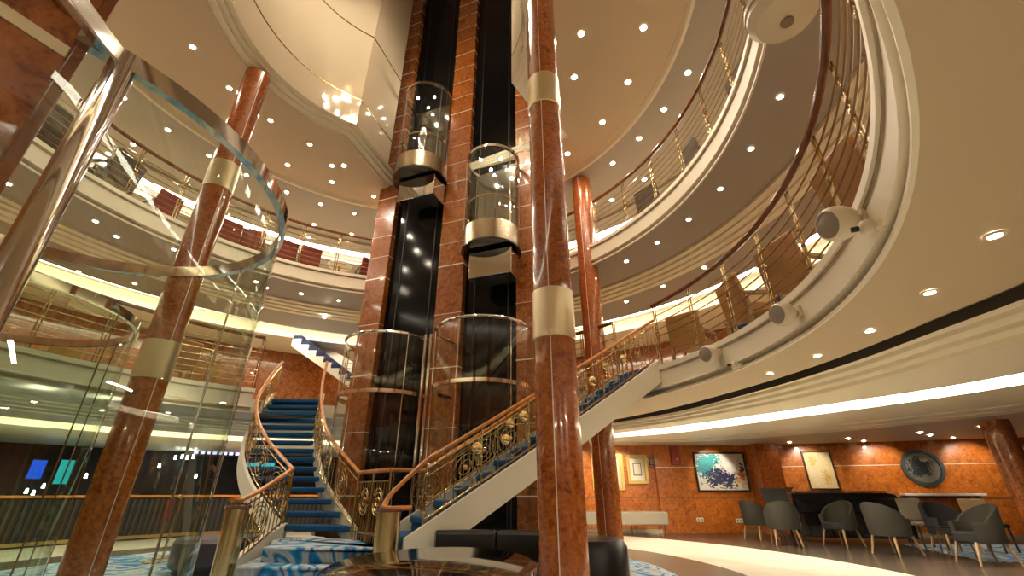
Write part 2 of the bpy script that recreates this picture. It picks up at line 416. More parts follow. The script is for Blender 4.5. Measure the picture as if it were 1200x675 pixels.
g1, s1 = line('g1'), line('s1')
rows = []
NST = 4
for i in range(NST + 1):
    f = i / NST
    ln_ = [a.lerp(b, f) for a, b in zip(g1, s1)]
    zz = 2.36 - .045 * i
    if i: rows.append([Vector((p.x, p.y, zz + .045 + .0)) for p in ln_])
    if i < NST: rows.append([Vector((p.x, p.y, zz)) for p in ln_])
rows = [[Vector((p.x, p.y, p.z + .02)) for p in r] for r in rows]
struct(MB().grid(rows).build('trim_soffit_steps', M['cream'], keep=True))
zend = rows[-1][0].z
s1e = [Vector((p.x, p.y, zend)) for p in s1]
c0 = line('c0')
struct(MB().grid([s1e, c0]).build('ceiling_lounge_inner', M['cream'], keep=True))
c1 = line('c1')
struct(MB().grid([c0, [p + Vector((0, 0, .16)) for p in c0], [Vector((p.x, p.y, 2.48)) for p in c1], c1, line('lip')]).build('trim_lounge_cove', M['cream'], keep=True))
lp, s2 = line('lip'), line('s2')
rows = []
for i in range(4):
    f = i / 3; l_ = [a.lerp(b, f) for a, b in zip(lp, s2)]
    if i: rows.append([Vector((p.x, p.y, p.z + .012)) for p in l_])
    if i < 3: rows.append(l_)
struct(MB().grid(rows).build('trim_lounge_steps', M['cream'], keep=True))
outer = [Vector((p.x + (p.x - .5) * .9, p.y + (p.y - 4) * .9, 2.25)) for p in s2]
struct(MB().grid([rows[-1], outer]).build('ceiling_lounge', M['ceil_top'], keep=True))
cv = [a.lerp(b, .25) + Vector((0, 0, .075)) for a, b in zip(c0, c1)]
cw = [a.lerp(b, .97) + Vector((0, 0, .10)) for a, b in zip(c0, c1)]
up = Vector((0, 0, .015))
tag(MB().grid([cv, cw, [p + up for p in cw], [p + up for p in cv]], cu=True).build('cove_light', M['cove_lounge']), 'long curved cove light in the ceiling step above the piano lounge', 'light')
# --- outer walls
struct(MB().ring([(9.8, 2.8), (9.8, 5.0)], 0, 2 * PI, 90).build('wall_second_deck', M['burl'], keep=True))
struct(MB().ring([(9.2, 5.6), (9.2, 7.4)], 0, 2 * PI, 90).build('wall_third_deck', M['cream'], keep=True))
struct(MB().ring([(12.4, 0), (12.4, 2.3)], D(78), D(330), 110).build('wall_left', M['dark_curtain'], keep=True))
# burl walls of the lounge
WL, WR = Vector((7.45, 13.45, 0)), Vector((14.5, 10.85, 0))
struct(MB().prism([(1.0, 13.72), (4.15, 13.72), (4.15, 13.60), (7.45, 13.60), (7.45, 14.0), (1.0, 14.0)], 0, 2.6).build('wall_back', M['burl_wall'], keep=True, smooth=False))
nR = Vector((-(WR - WL).y, (WR - WL).x, 0)).normalized()
struct(MB().prism([WL, WR, WR + nR * .3, WL + nR * .3], 0, 2.6).build('wall_right', M['burl_wall'], keep=True, smooth=False))
struct(MB().prism([(1.0, 13.70), (7.4, 13.58), (7.4, 13.60), (1.0, 13.72)], 0, .09).build('baseboard_back', M['champagne'], keep=True, smooth=False))
struct(MB().prism([WL - nR * .02, WR - nR * .02, WR, WL], 0, .09).build('baseboard_right', M['champagne'], keep=True, smooth=False))
for i, z in enumerate((.88, 1.67)):
    struct(MB().prism([(4.15, 13.592), (7.4, 13.592), (7.4, 13.6), (4.15, 13.6)], z - .008, z + .008).build('trim_wall_back_%d' % (i + 1), M['inlay'] if i else M['groove'], keep=True, smooth=False))
    struct(MB().prism([(1.0, 13.712), (4.15, 13.712), (4.15, 13.72), (1.0, 13.72)], z - .008, z + .008).build('trim_wall_left_%d' % (i + 1), M['groove'], keep=True, smooth=False))
    struct(MB().prism([WL - nR * .008, WR - nR * .008, WR, WL], z - .008, z + .008).build('trim_wall_right_%d' % (i + 1), M['inlay'] if i else M['groove'], keep=True, smooth=False))
struct(MB().box((14.6, 1.5, 1.25), (.2, 19, 2.6)).build('wall_side', M['burl_wall'], keep=True, smooth=False))
struct(MB().box((2, -8, 1.25), (26, .2, 2.6)).build('wall_rear', M['burl_wall'], keep=True, smooth=False))
# square burl pier between the two lounge walls
pb = aty(893, 560, 13.3)
struct(MB().box((7.15, 13.3, 1.15), (.62, .6, 2.3)).build('wall_pier', M['burl_deep'], keep=True, smooth=False))
# --- top ceiling with the keyhole opening for the lift tower
KR = 2.2
ca, cb = D(25.2), D(119.4)
KL1 = Vector((-2.68, 7.8, 0)); KR1 = Vector((.87, 6.75, 0))
def keyhole(d):
    """outline of the opening grown outward by d, anticlockwise from the right corner round the circle to the left corner and the slot"""
    n = 84
    dl = (KL1 - pol(KR, cb)).normalized(); dr = (KR1 - pol(KR, ca)).normalized()
    nl = Vector((-dl.y, dl.x, 0)); nr = Vector((dr.y, -dr.x, 0))
    def hit(q, dd):                       # where the offset slot wall meets the offset circle
        w_ = Vector((q.x - CX, q.y - CY, 0)); bb = w_.dot(dd); cc = w_.dot(w_) - (KR + d) ** 2
        return q + dd * (-bb + math.sqrt(max(0, bb * bb - cc)))
    r0 = hit(pol(KR, ca) + nr * d, dr); l0 = hit(pol(KR, cb) + nl * d, dl)
    ae = math.atan2(r0.y - CY, r0.x - CX); as_ = math.atan2(l0.y - CY, l0.x - CX)
    pts = [pol(KR + d, as_ + (2 * PI + ae - as_) * i / n) for i in range(n + 1)]
    tail_r = [r0 + dr * (t * .29) for t in range(1, 6)]
    tail_l = [l0 + dl * (t * .40) for t in range(5, 0, -1)]
    br = [tail_r[-1].lerp(tail_l[0], i / 12) for i in range(1, 12)]
    return pts + tail_r + br + tail_l
ZC = 7.46
k0, k1, k2, k3 = keyhole(0), keyhole(.09), keyhole(.18), keyhole(.30)
def zed(pts, z): return [Vector((p.x, p.y, z)) for p in pts]
struct(MB().grid([zed(k0, ZC + .13), zed(k1, ZC + .12), zed(k1, ZC + .08), zed(k2, ZC + .075), zed(k2, ZC + .04), zed(k3, ZC + .035), zed(k3, ZC)], cv=True).build('trim_well_steps', M['cream'], keep=True))
out5 = []
for p in k3:
    a = math.atan2(p.y - CY, p.x - CX); out5.append(pol(4.55, a, ZC))
struct(MB().grid([zed(k3, ZC), out5], cv=True).build('ceiling_top', M['ceil_top'], keep=True))
struct(MB().ring([(4.55, ZC), (4.58, ZC + .03), (4.63, ZC - .05), (4.68, ZC - .06)], 0, 2 * PI, 120).build('trim_top_ring', M['cream'], keep=True))
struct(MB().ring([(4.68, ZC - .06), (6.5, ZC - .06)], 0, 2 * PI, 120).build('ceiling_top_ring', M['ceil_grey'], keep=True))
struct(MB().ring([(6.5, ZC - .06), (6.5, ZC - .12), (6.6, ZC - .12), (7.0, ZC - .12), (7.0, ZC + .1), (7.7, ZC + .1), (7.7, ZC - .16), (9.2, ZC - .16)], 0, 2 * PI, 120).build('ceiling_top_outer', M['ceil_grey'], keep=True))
tag(MB().ring([(7.08, ZC), (7.08, ZC + .02), (7.5, ZC + .02), (7.5, ZC)], 0, 2 * PI, 120, closed=True).build('cove_light', M['cove']), 'long curved cove light glowing in the ceiling above the third deck', 'light')
ZT = 16.0
kw = k0[-3:] + k0[:85] + k0[85:90]
struct(MB().grid([zed(kw, ZC + .13), zed(kw, ZT)]).build('wall_well', M['cream_gloss'], keep=True))
for i, z in enumerate((8.25, 10.2)):
    a_, b_ = keyhole(-.008), keyhole(0)
    a_, b_ = a_[-3:] + a_[:90], b_[-3:] + b_[:90]
    struct(MB().grid([zed(b_, z - .012), zed(a_, z - .012), zed(a_, z + .012), zed(b_, z + .012)]).build('trim_well_seam_%d' % (i + 1), M['brass_old'], keep=True))
struct(MB().prism([(-6.5, 1.0), (3.0, 1.0), (3.0, 11.5), (-6.5, 11.5)], ZT, ZT + .1).build('ceiling_well', M['ceil_top'], keep=True, smooth=False))
# ================================================================== BALCONY RAILINGS
def railing(zdeck, a0, a1, label, r=R0 + .10, step=9.2, leg_out=True):
    mid = (a0 + a1) / 2
    t = thing('balcony_railing', label, 'railing', pol(r, mid, zdeck))
    n = max(8, int((a1 - a0) / D(2.2)))
    rows = []
    hz = zdeck + 1.02
    MB().tube(arc((CX, CY), r - .04, hz, a0, a1, n), .034, 10).build('handrail', M['rail_dark'], t)
    for k in range(7):
        MB().tube(arc((CX, CY), r - .015, zdeck + .13 + .118 * k, a0, a1, n), .0085, 6).build('rod', M['bronze'], t)
    m = max(2, int(round((a1 - a0) / D(step))))
    for i in range(m + 1):
        a = a0 + (a1 - a0) * i / m
        p = pol(r, a)
        tt = Vector((-math.sin(a), math.cos(a), 0))
        b = MB()
        for s in (-.022, .022):
            q = p + tt * s
            b.tube([(q.x, q.y, zdeck), (q.x, q.y, hz - .02)], .0105, 8)
        b.box((p.x, p.y, zdeck + .012), (.07, .1, .024), a)
        b.box((p.x, p.y, zdeck + .55), (.03, .06, .02), a)
        b.build('post', M['brass_old'], t)
    return t
railing(2.8, D(127.5), D(387), 'bronze rod railing with dark wood handrail along the second deck edge, open at both staircases')
railing(2.8, D(38), D(108.5), 'short bronze rod railing on the second deck edge behind the lift tower')
railing(5.6, D(42), D(42 + 358), 'bronze rod railing with dark wood handrail round the whole third deck edge', step=9.2)
# ================================================================== PILLARS
def pillar(x, y, r, z1, label, bands=True, a_line=None, group=None, mat='burl_deep', z0=0.0):
    t = thing('pillar', label, 'pillar', (x, y, z0), group)
    MB().ring([(.001, z0), (r, z0), (r, z1), (.001, z1)], 0, 2 * PI, 40, (x, y)).build('shaft', M[mat], t)
    if bands:
        for zb in (2.46, 5.26):
            MB().ring([(r, zb - .235), (r + .008, zb - .23), (r + .008, zb + .23), (r, zb + .235)], 0, 2 * PI, 40, (x, y)).build('band', M['champagne'], t)
    if a_line is not None:
        a = a_line
        MB().box((x + r * math.cos(a), y + r * math.sin(a), (z0 + z1) / 2), (.006, .008, z1 - z0 - .02), a).build('inlay_line', M['inlay'], t)
    return t
pillar(.38, 3.73, .184, ZC, 'large glossy burl wood pillar with two champagne bands, front centre of the atrium', a_line=D(-106))
pillar(-4.35, 5.2, .188, ZC - .02, 'glossy burl wood pillar with two champagne bands seen through the front glass enclosure', a_line=D(-30))
pillar(1.56, 7.9, .2, ZC - .07, 'slimmer plain burl pillar beside the grey bench, rising behind the right staircase', bands=False, a_line=D(-120))
pillar(9.3, 8.7, .22, 2.3, 'glossy dark burl pillar behind the armchairs at the far right of the lounge', bands=False)
# ================================================================== LIFT TOWER
PR, PM, PL = Vector((.42, 7.25, 0)), Vector((-1.12, 7.82, 0)), Vector((-2.78, 8.43, 0))
uT = (PL - PR).normalized(); nT = Vector((uT.y, -uT.x, 0))
if nT.y > 0: nT = -nT
aT = math.atan2(uT.y, uT.x)
tower = thing('lift_tower', 'tall lift tower of burl pilasters and black glass shafts with metal inlay lines', 'lift tower', (PM.x, PM.y, 0))
def pilaster(c, w, d, z0, z1, par, nrm=nT, ang=aT, lines=True):
    b = MB().box((c.x, c.y, (z0 + z1) / 2), (w, d, z1 - z0), ang)
    o = b.build('pilaster', M['burl'], par, bevel=.012)
    if lines:
        zs = []
        z = .95
        while z < z1 - .2:
            zs.append(z); z += .515
        for i, z in enumerate(zs):
            if z < 5.0 and i % 2: continue
            bold = i % 4 == 0
            h = .022 if bold else .009
            MB().box((c.x, c.y, z), (w + .006, d + .006, h), ang).build('inlay_line', M['inlay'], o, smooth=False)
    return o
pilaster(PR, .56, .5, 0, ZT - .02, tower)
pilaster(PM, .56, .5, 0, ZT - .02, tower)
pilaster(PL, .5, .5, 0, ZT - .02, tower)
for A, Bp in ((PR, PM), (PM, PL)):
    c = (A + Bp) / 2 - nT * .04; w = (Bp - A).length - .5
    o = MB().box((c.x, c.y, ZT / 2), (w, .3, ZT - .04), aT).build('shaft_glass', M['black_glass'], tower, smooth=False)
    g = MB()
    for s in (-.3, .3):
        q = c + uT * (w * s) + nT * .155
        g.box((q.x, q.y, ZT / 2), (.02, .02, ZT - .1), aT)
    g.build('guide_rail', M['black_matt'], o, smooth=False)
c = PM - nT * .9
MB().box((c.x, c.y, ZT / 2), (3.2, 1.2, ZT - .06), aT).build('core', M['burl_deep'], tower, smooth=False)
# --- glass enclosures at the foot of the tower
def enclosure(c, r, z0, ztop, zband, label, n_dir, half=118, mat='glass', rimr=.026, band_h=.06, rimname='chrome_bright', joints=(-60, -5, 55), ends=True, posts_r=.022, flatrim=False):
    a = math.atan2(n_dir.y, n_dir.x); a0, a1 = a - D(half), a + D(half)
    t = thing('glass_enclosure', label, 'enclosure', (c[0], c[1], z0))
    th = .012; n = 60
    zz = [z0] + ([zband] if zband else []) + [ztop]
    for lo, hi in zip(zz[:-1], zz[1:]):
        MB().ring([(r, lo + .01), (r, hi - .01)], a0, a1, n, c).build('glass_panel', M[mat], t)
    if flatrim:
        MB().ring([(r - .02, ztop - .03), (r - .02, ztop + .035), (r + .022, ztop + .035), (r + .022, ztop - .03)], a0, a1, n, c, closed=True).build('rim', M[rimname], t)
    else:
        MB().tube(arc(c, r, ztop, a0, a1, n), rimr, 8).build('rim', M[rimname], t)
    if zband:
        MB().ring([(r - .02, zband - band_h / 2), (r - .02, zband + band_h / 2), (r + .02, zband + band_h / 2), (r + .02, zband - band_h / 2)], a0, a1, n, c, closed=True).build('band', M[rimname], t)
    for j in joints:
        p = pol(r, a + D(j), 0, c)
        MB().tube([(p.x, p.y, z0), (p.x, p.y, ztop)], .007, 6).build('joint', M[rimname], t)
    if ends:
        for s in (a0, a1):
            p = pol(r, s, 0, c)
            MB().tube([(p.x, p.y, z0), (p.x, p.y, ztop + .01)], posts_r, 10).build('post', M[rimname], t)
    MB().ring([(r - .035, z0), (r - .035, z0 + .07), (r + .035, z0 + .07), (r + .035, z0)], a0, a1, n, c, closed=True).build('base_curb', M['border_wood'], t)
    return t
ER, EL = (-.47, 6.97), (-2.22, 7.72)
enclosure(ER, .80, .44, 3.44, 2.46, 'right glass enclosure at the foot of the lift tower, behind the right staircase', nT)
enclosure(EL, .80, .44, 3.46, 2.47, 'left glass enclosure at the foot of the lift tower, beside the curved staircase', nT)
gp = (Vector((*ER, 0)) + Vector((*EL, 0))) / 2 + nT * .25
for s in (-.05, .05):
    q = gp + uT * s
    tag(MB().tube([(q.x, q.y, .44), (q.x, q.y, 3.46)], .028, 12).build('chrome_post', M['chrome']), 'tall thin chrome post standing in the gap between the two tower glass enclosures', 'post', 'chrome posts between the enclosures')
# --- lift cars
def car(c, r, z0, z1, label):
    t = thing('lift_car', label, 'lift car', (c[0], c[1], z0))
    a = math.atan2(nT.y, nT.x); n = 44
    a0, a1 = a - D(128), a + D(128)
    MB().ring([(r, z0 + .42), (r, z1 - .03)], a0, a1, n, c).build('glass_panel', M['glass'], t)
    MB().ring([(r - .01, z0 + .03), (r + .008, z0 + .03), (r + .008, z0 + .44), (r - .01, z0 + .44)], a0, a1, n, c, closed=True).build('dado', M['dado'], t)
    MB().ring([(.001, z0), (r + .03, z0), (r + .03, z0 + .035), (.001, z0 + .035)], 0, 2 * PI, 48, c).build('floor_pan', M['black_lacquer'], t)
    MB().ring([(r - .03, z1 - .06), (r + .015, z1 - .06), (r + .015, z1), (r - .03, z1)], a0, a1, n, c, closed=True).build('roof_ring', M['chrome'], t)
    MB().ring([(.001, z1 - .05), (r - .03, z1 - .05)], 0, 2 * PI, 48, c).build('roof', M['glass'], t)
    MB().tube(arc(c, r - .06, z0 + 1.0, a0, a1, n), .018, 8).build('handrail', M['brass'], t)
    for j in (-62, 62, -118, 118):
        p = pol(r, a + D(j), 0, c)
        MB().tube([(p.x, p.y, z0 + .4), (p.x, p.y, z1 - .02)], .01, 6).build('mullion', M['chrome'], t)
    for j in (-75, 75):
        p = pol(r - .05, a + D(j), 0, c)
    q = Vector((c[0], c[1], 0)) - nT * (r * .45)
    MB().box((q.x, q.y, (z0 + z1) / 2), (r * 1.55, .05, z1 - z0 - .1), aT).build('rear_panel', M['smoked'], t, smooth=False)
    k = MB()
    for (x, y) in ((-.2, .1), (.18, .22), (.1, -.12)):
        p = Vector((c[0], c[1], 0)) + uT * x + nT * y
        k.ring([(.001, z1 - .075), (.022, z1 - .075), (.022, z1 - .06), (.001, z1 - .06)], 0, 2 * PI, 10, (p.x, p.y))
    k.build('ceiling_lamp', M['lens_small'], t)
    q = Vector((c[0], c[1], 0)) + nT * .02 - uT * .07
    m = MB().box((q.x, q.y, z0 - .30), (r * 1.55, r * .8, .5), aT).build('underside_housing', M['chrome'], t, bevel=.012)
    return t
car((-.38, 6.92), .52, 4.94, 7.08, 'lower glass lift car, on the right shaft of the tower')
car((-2.0, 7.62), .56, 7.1, 9.6, 'upper glass lift car, on the left shaft of the tower')
# ================================================================== FRONT LIFT ENCLOSURES (left foreground)
F1, F2, FR = (-2.10, 1.52), (-4.05, 3.0), .985
hF = 2.30
nF = Vector((.6, .8, 0))
def big_enc(c, label, joints, a_lo, a_hi, posts):
    t = thing('glass_enclosure', label, 'enclosure', (c[0], c[1], 0))
    n = 72
    MB().ring([(FR, .03), (FR, hF - .03)], a_lo, a_hi, n, c).build('glass_panel', M['glass_green'], t)
    MB().ring([(FR - .016, hF - .045), (FR - .016, hF + .022), (FR + .016, hF + .022), (FR + .016, hF - .045)], a_lo, a_hi, n, c, closed=True).build('rim', M['chrome'], t)
    for j in joints:
        p = pol(FR, D(j), 0, c)
        MB().tube([(p.x, p.y, .02), (p.x, p.y, hF - .02)], .0055, 6).build('joint', M['steel'], t)
    MB().ring([(FR - .03, 0.009), (FR - .03, .06), (FR + .03, .06), (FR + .03, 0.009)], a_lo, a_hi, n, c, closed=True).build('base_curb', M['steel'], t)
    return t
big_enc(F1, 'large clear glass enclosure with chrome rim in the left foreground, nearest the camera', (66,), D(-40), D(150), ())
big_enc(F2, 'further glass enclosure with thick chrome rim behind the bracket at the left edge', (10, 70), D(-50), D(190), ())
# thick chrome post and its clamp
pp = pol(FR - .02, D(-33), 0, F1)
t = thing('chrome_post', 'thick polished chrome post rising to the rim of the near glass enclosure', 'post', (pp.x, pp.y, 0.009))
MB().tube([(pp.x, pp.y, .009), (pp.x, pp.y, hF + .02)], .038, 24).build('shaft', M['chrome'], t)
MB().box((pp.x + .02, pp.y - .17, hF - .012), (.035, .34, .067), D(8)).build('rim_bar', M['chrome'], t, bevel=.006)
MB().ring([(.001, .009), (.08, .009), (.08, .03), (.05, .04), (.001, .04)], 0, 2 * PI, 24, (pp.x, pp.y)).build('foot_plate', M['steel'], t)
q = (Vector((*F1, 0)) + Vector((*F2, 0))) / 2 + nF * .12
t = thing('chrome_post', 'short visible chrome post clamped between the two front glass enclosures', 'post', (q.x, q.y, 0.009))
MB().tube([(q.x, q.y, .009), (q.x, q.y, hF + .03)], .05, 20).build('shaft', M['chrome'], t)
MB().box((q.x - .2, q.y - .1, hF - .03), (.24, .03, .16), math.atan2(.6, -.8)).build('clamp_plate', M['steel'], t, bevel=.008)
# burl pilaster of the front lift tower
fp = thing('lift_pilaster', 'burl wood pilaster with a cream stripe at the upper left corner of the view', 'pilaster', (-1.55, .55, 0.009))
e0, e1 = Vector((-1.575, 1.0875, 0)), Vector((-1.875, .45, 0))       # visible face, far edge to near edge
du = (e1 - e0).normalized(); dn = Vector((du.y, -du.x, 0))
if dn.x > 0: dn = -dn
o = MB().prism([e0, e1 + du * .6, e1 + du * .6 + dn * .5, e0 + dn * .5], .009, 5.0).build('panel', M['burl'], fp, smooth=False)
MB().prism([e0 + du * .0 - dn * .012, e0 + du * .035 - dn * .012, e0 + du * .035 + dn * .02, e0 + dn * .02], .009, 5.0).build('edge_strip', M['border_wood'], fp, bevel=.004)
MB().prism([e0 + du * .04 - dn * .004, e1 + du * .6 - dn * .004, e1 + du * .6 + dn * .02, e0 + du * .04 + dn * .02], 2.40, 2.45).build('stripe', M['champagne'], fp, smooth=False)
d_ = ray(84, 5); k_ = (e0.x * dn.x + e0.y * dn.y) / (d_[0] * dn.x + d_[1] * dn.y)
lpt = Vector((d_[0] * k_, d_[1] * k_, EYE + d_[2] * k_))
Rl = dn.to_track_quat('Z', 'Y').to_matrix(); n_ = 28
MB().grid([[lpt - Rl @ Vector((r_ * math.cos(2 * PI * i / n_), r_ * math.sin(2 * PI * i / n_), z_)) for r_, z_ in ((.001, -.03), (.05, -.03), (.055, -.02), (.055, .01))] for i in range(n_)], cu=True).build('lamp', M['brass'], fp)
# ================================================================== STAIRS
ZP = .45
# platform of three carpeted steps between the newels
def steps():
    t = thing('carpeted_steps', 'three low steps carpeted in blue and grey swirls at the foot of both staircases', 'steps', (-2.2, 5.7, 0.009))
    for k, (yf, z) in enumerate(((5.18, .15), (5.42, .30), (5.66, .45))):
        back = [(-1.56, 5.66), (-2.05, 6.62), (-3.12, 6.86)]
        front = [Vector((-3.02 + .3 * i / 8, yf + .07 * math.sin(PI * i / 8) - .18 * (i / 8) + .1, 0)) for i in range(9)]
        x0 = -3.02 + .11 * k
        front = []
        for i in range(13):
            f = i / 12
            front.append((x0 + (-1.12 - x0) * f, yf - .10 * math.sin(PI * f) + .02))
        pts = front + [(-1.16, 5.0 + .2 * k)] + back + [(-3.16, 6.6), (x0 - .02, yf + .2)]
        b = MB().prism(pts, .009 if k == 0 else z - .15, z - .03)
        b.build('riser', M['carpet'], t)
        MB().prism([(p[0] + (0.0), p[1] - (.035 if i < 13 else 0)) for i, p in enumerate(pts)], z - .032, z).build('tread', M['carpet'], t, bevel=.012)
    sk = [Vector((-3.22, 5.35, 0)), Vector((-3.10, 5.35, 0)), Vector((-3.14, 6.85, 0)), Vector((-3.26, 6.85, 0))]
    b = MB(); lo, hi = sk[0], sk[3]
    b.extrude([(-3.22, 5.2, .009), (-3.22, 6.9, .009), (-3.22, 6.9, .62), (-3.22, 6.4, .5), (-3.22, 5.2, .10)], (.09, 0, 0))
    b.build('side_skirt', M['cream'], t)
    return t
steps()
NT = 15; RISE = (2.8 - ZP) / NT
def staircase(name, label, le, re, zf, open_riser, par_h, deep):
    """le / re: functions s in 0..1 -> plan position of the two edges"""
    m = (le(0) + re(0)) / 2
    t = thing(name, label, 'staircase', (m.x, m.y, ZP))
    for k in range(NT):
        s0, s1 = k / NT, min(1, (k + 1.22) / NT)
        z = ZP + RISE * (k + 1)
        b = MB()
        a0, a1, b0, b1 = le(s0), le(s1), re(s0), re(s1)
        ins = lambda p, q: p + (q - p).normalized() * .04
        pts = [ins(a0, b0), ins(b0, a0), ins(b1, a1), ins(a1, b1)]
        b.prism(pts, z - .075, z)
        b.build('tread', M['blue'], t, bevel=.018)
        if not open_riser:
            c0, c1 = pts[0].lerp(pts[3], .1), pts[1].lerp(pts[2], .1)
            c2, c3 = pts[1].lerp(pts[2], .16), pts[0].lerp(pts[3], .16)
            MB().prism([c0, c1, c2, c3], z - RISE - .003, z - .076).build('riser', M['blue'], t, smooth=False)
    a1_, b1_ = le(1), re(1); d_ = (a1_ - le(.94)).normalized(); e_ = (b1_ - re(.94)).normalized()
    if open_riser:
        MB().prism([a1_, b1_, b1_ + e_ * .75, a1_ + d_ * .45], 2.70, 2.795).build('landing', M['blue'], t, smooth=False)
    N = 30
    for e, o_ in ((le, re), (re, le)):
        rows = []
        for i in range(N + 1):
            s = i / N; p = e(s); dv = (p - o_(s)).normalized()
            zt = ZP + (2.8 - ZP) * s + .14
            zb = max(.012, zt - deep) if s > .02 else max(.012, zt - deep)
            rows.append([Vector((p.x, p.y, zb)), Vector((p.x, p.y, zt)), Vector((p.x + dv.x * .05, p.y + dv.y * .05, zt)), Vector((p.x + dv.x * .05, p.y + dv.y * .05, zb))])
        b = MB().grid(rows, cv=True); q = len(b.v) - 4 * (N + 1)
        b.f.append((0, 1, 2, 3)); b.mi.append(0); b.f.append(tuple(q + 4 * N + j for j in range(4))); b.mi.append(0)
        b.build('stringer', M['cream'], t)
    return t
LE = [(-3.12, 6.80), (-4.02, 7.35), (-4.70, 8.10), (-5.03, 8.85), (-5.15, 9.5)]
RE = [(-2.08, 6.52), (-2.95, 7.45), (-3.50, 8.25), (-3.86, 8.92), (-4.10, 9.5)]
_le = spline([(*p, 0) for p in LE], 60); _re = spline([(*p, 0) for p in RE], 60)
def fn(tab):
    def f(s):
        u = max(0, min(1, s)) * (len(tab) - 1); i = min(int(u), len(tab) - 2)
        return tab[i].lerp(tab[i + 1], u - i)
    return f
le1, re1 = fn(_le), fn(_re)
staircase('curved_staircase', 'curved left staircase of open blue carpeted treads between cream stringers', le1, re1, None, True, .85, .30)
A0, A1 = Vector((-1.08, 4.96, 0)), Vector((2.36, 6.78, 0))
dS = (A1 - A0).normalized(); nS = Vector((-dS.y, dS.x, 0))
WS = .80
def near(s): return A0.lerp(A1, s) - nS * (.10 * math.sin(PI * s))
def farr(s): return A0.lerp(A1, s) + nS * (WS - .10 * math.sin(PI * s))
staircase('straight_staircase', 'right staircase of blue carpeted treads with a deep cream stringer, rising behind the front pillar', near, farr, None, False, .75, .34)
# --- balustrades
def balustrade(label, e, other, s0, s1, h0, h1, extra_start=(), extra_end=(), n_bal=26, rings=(), discs=(), newels=(0.0, 1.0)):
    p0 = e(s0)
    t = thing('stair_balustrade', label, 'balustrade', (p0.x, p0.y, ZP))
    def P3(s, h):
        p = e(s); d = (other(s) - p).normalized() * .03
        return Vector((p.x + d.x, p.y + d.y, ZP + (2.8 - ZP) * s + h))
    def H(s): return h0 + (h1 - h0) * (s - s0) / (s1 - s0)
    path = list(extra_start) + [P3(s0 + (s1 - s0) * i / 30, H(s0 + (s1 - s0) * i / 30)) for i in range(31)] + list(extra_end)
    if len(extra_start) or len(extra_end): path = spline(path, len(path) * 2)
    MB().tube(path, .029, 10, flat=.8).build('handrail', M['rail_wood'], t)
    lo = [P3(s0 + (s1 - s0) * i / 24, .17) for i in range(25)]
    MB().tube(lo, .013, 8).build('bottom_rail', M['brass'], t)
    MB().tube([P3(s0 + (s1 - s0) * i / 24, H(s0 + (s1 - s0) * i / 24) - .10) for i in range(25)], .010, 8).build('top_rail', M['brass'], t)
    for i in range(n_bal + 1):
        s = s0 + (s1 - s0) * i / n_bal
        a, b = P3(s, .13), P3(s, H(s) - .03)
        big = i % 6 == 0
        bb = MB().tube([a, b], .013 if big else .0055, 8)
        if big:
            for f in (.2, .5, .8): bb.ball(a.lerp(b, f), .018, 6)
        bb.build('baluster_post' if big else 'baluster', M['brass'] if big else M['brass_old'], t)
    def onplane(sc, du, dw):
        ds = .002; tv = (e(min(1, sc + .02)) - e(max(0, sc - .02))); L = tv.length; tv.normalize()
        slope = (2.8 - ZP) * (min(1, sc + .02) - max(0, sc - .02)) / L
        b = P3(sc, (H(sc) + .1) / 2)
        return Vector((b.x + tv.x * du, b.y + tv.y * du, b.z + dw + slope * du * .8))
    for (sc, r) in rings:
        for q in (1.0, .66, .36):
            MB().tube([onplane(sc, r * q * math.cos(2 * PI * i / 28), r * q * math.sin(2 * PI * i / 28)) for i in range(28)], .0055, 6, closed=True).build('scroll_ring', M['brass_old'], t)
        MB().ball(onplane(sc, 0, 0), .032, 8).build('boss', M['brass'], t)
    for (sc, du, dw, r) in discs:
        MB().ball(onplane(sc, du, dw), r, 10, (1, .55, 1), Matrix.Rotation(math.atan2(dS.y, dS.x), 3, 'Z')).build('gold_disc', M['gold'], t)
    return t
NL = Vector((-3.12, 5.55, 0)); NR = Vector((-1.22, 4.86, 0))
# left rail of the left staircase, sweeping forward to its newel
tL = balustrade('brass scroll balustrade with orange wood rail on the left side of the curved staircase', le1, re1, 0.03, 1.0, .80, .85,
                n_bal=30, rings=((.10, .20), (.22, .22), (.36, .22), (.50, .22), (.66, .2), (.82, .2)))
tLf = thing('stair_balustrade', 'short brass balustrade falling forward from the curved staircase to its left brass newel', 'balustrade', (-3.14, 6.2, .2))
a = le1(0.03); top = Vector((a.x + .03, a.y, ZP + .07 + .80)); end = Vector((NL.x, NL.y, .92))
pth = [top, Vector((-3.13, 6.5, 1.22)), Vector((-3.14, 6.0, 1.03)), Vector((-3.13, 5.7, .95)), end, Vector((NL.x + .0, NL.y - .16, .93))]
MB().tube(spline(pth, 30), .034, 10, flat=.8).build('handrail', M['rail_wood'], tLf)
for i in range(12):
    f = i / 11; y = 6.78 - 1.05 * f; z1 = 1.30 - .36 * f ** .9; z0 = .62 - .40 * f
    bb = MB().tube([(-3.14, y, z0), (-3.14, y, z1 - .04)], .016 if i in (0, 11) else .0075, 8)
    bb.build('baluster', M['brass'], tLf)
MB().tube([(-3.14, 6.78, .66), (-3.14, 5.73, .26)], .012, 8).build('bottom_rail', M['brass'], tLf)
MB().tube([(-3.14, 6.78, 1.2), (-3.14, 5.73, .86)], .010, 8).build('top_rail', M['brass'], tLf)
for (yc, zc, r) in ((6.55, .92, .19), (6.1, .68, .22)):
    for q in (1, .78, .56, .34):
        MB().tube([(-3.14, yc + r * q * math.cos(2 * PI * i / 28), zc + r * q * math.sin(2 * PI * i / 28)) for i in range(28)], .007, 6, closed=True).build('scroll_ring', M['brass'], tLf)
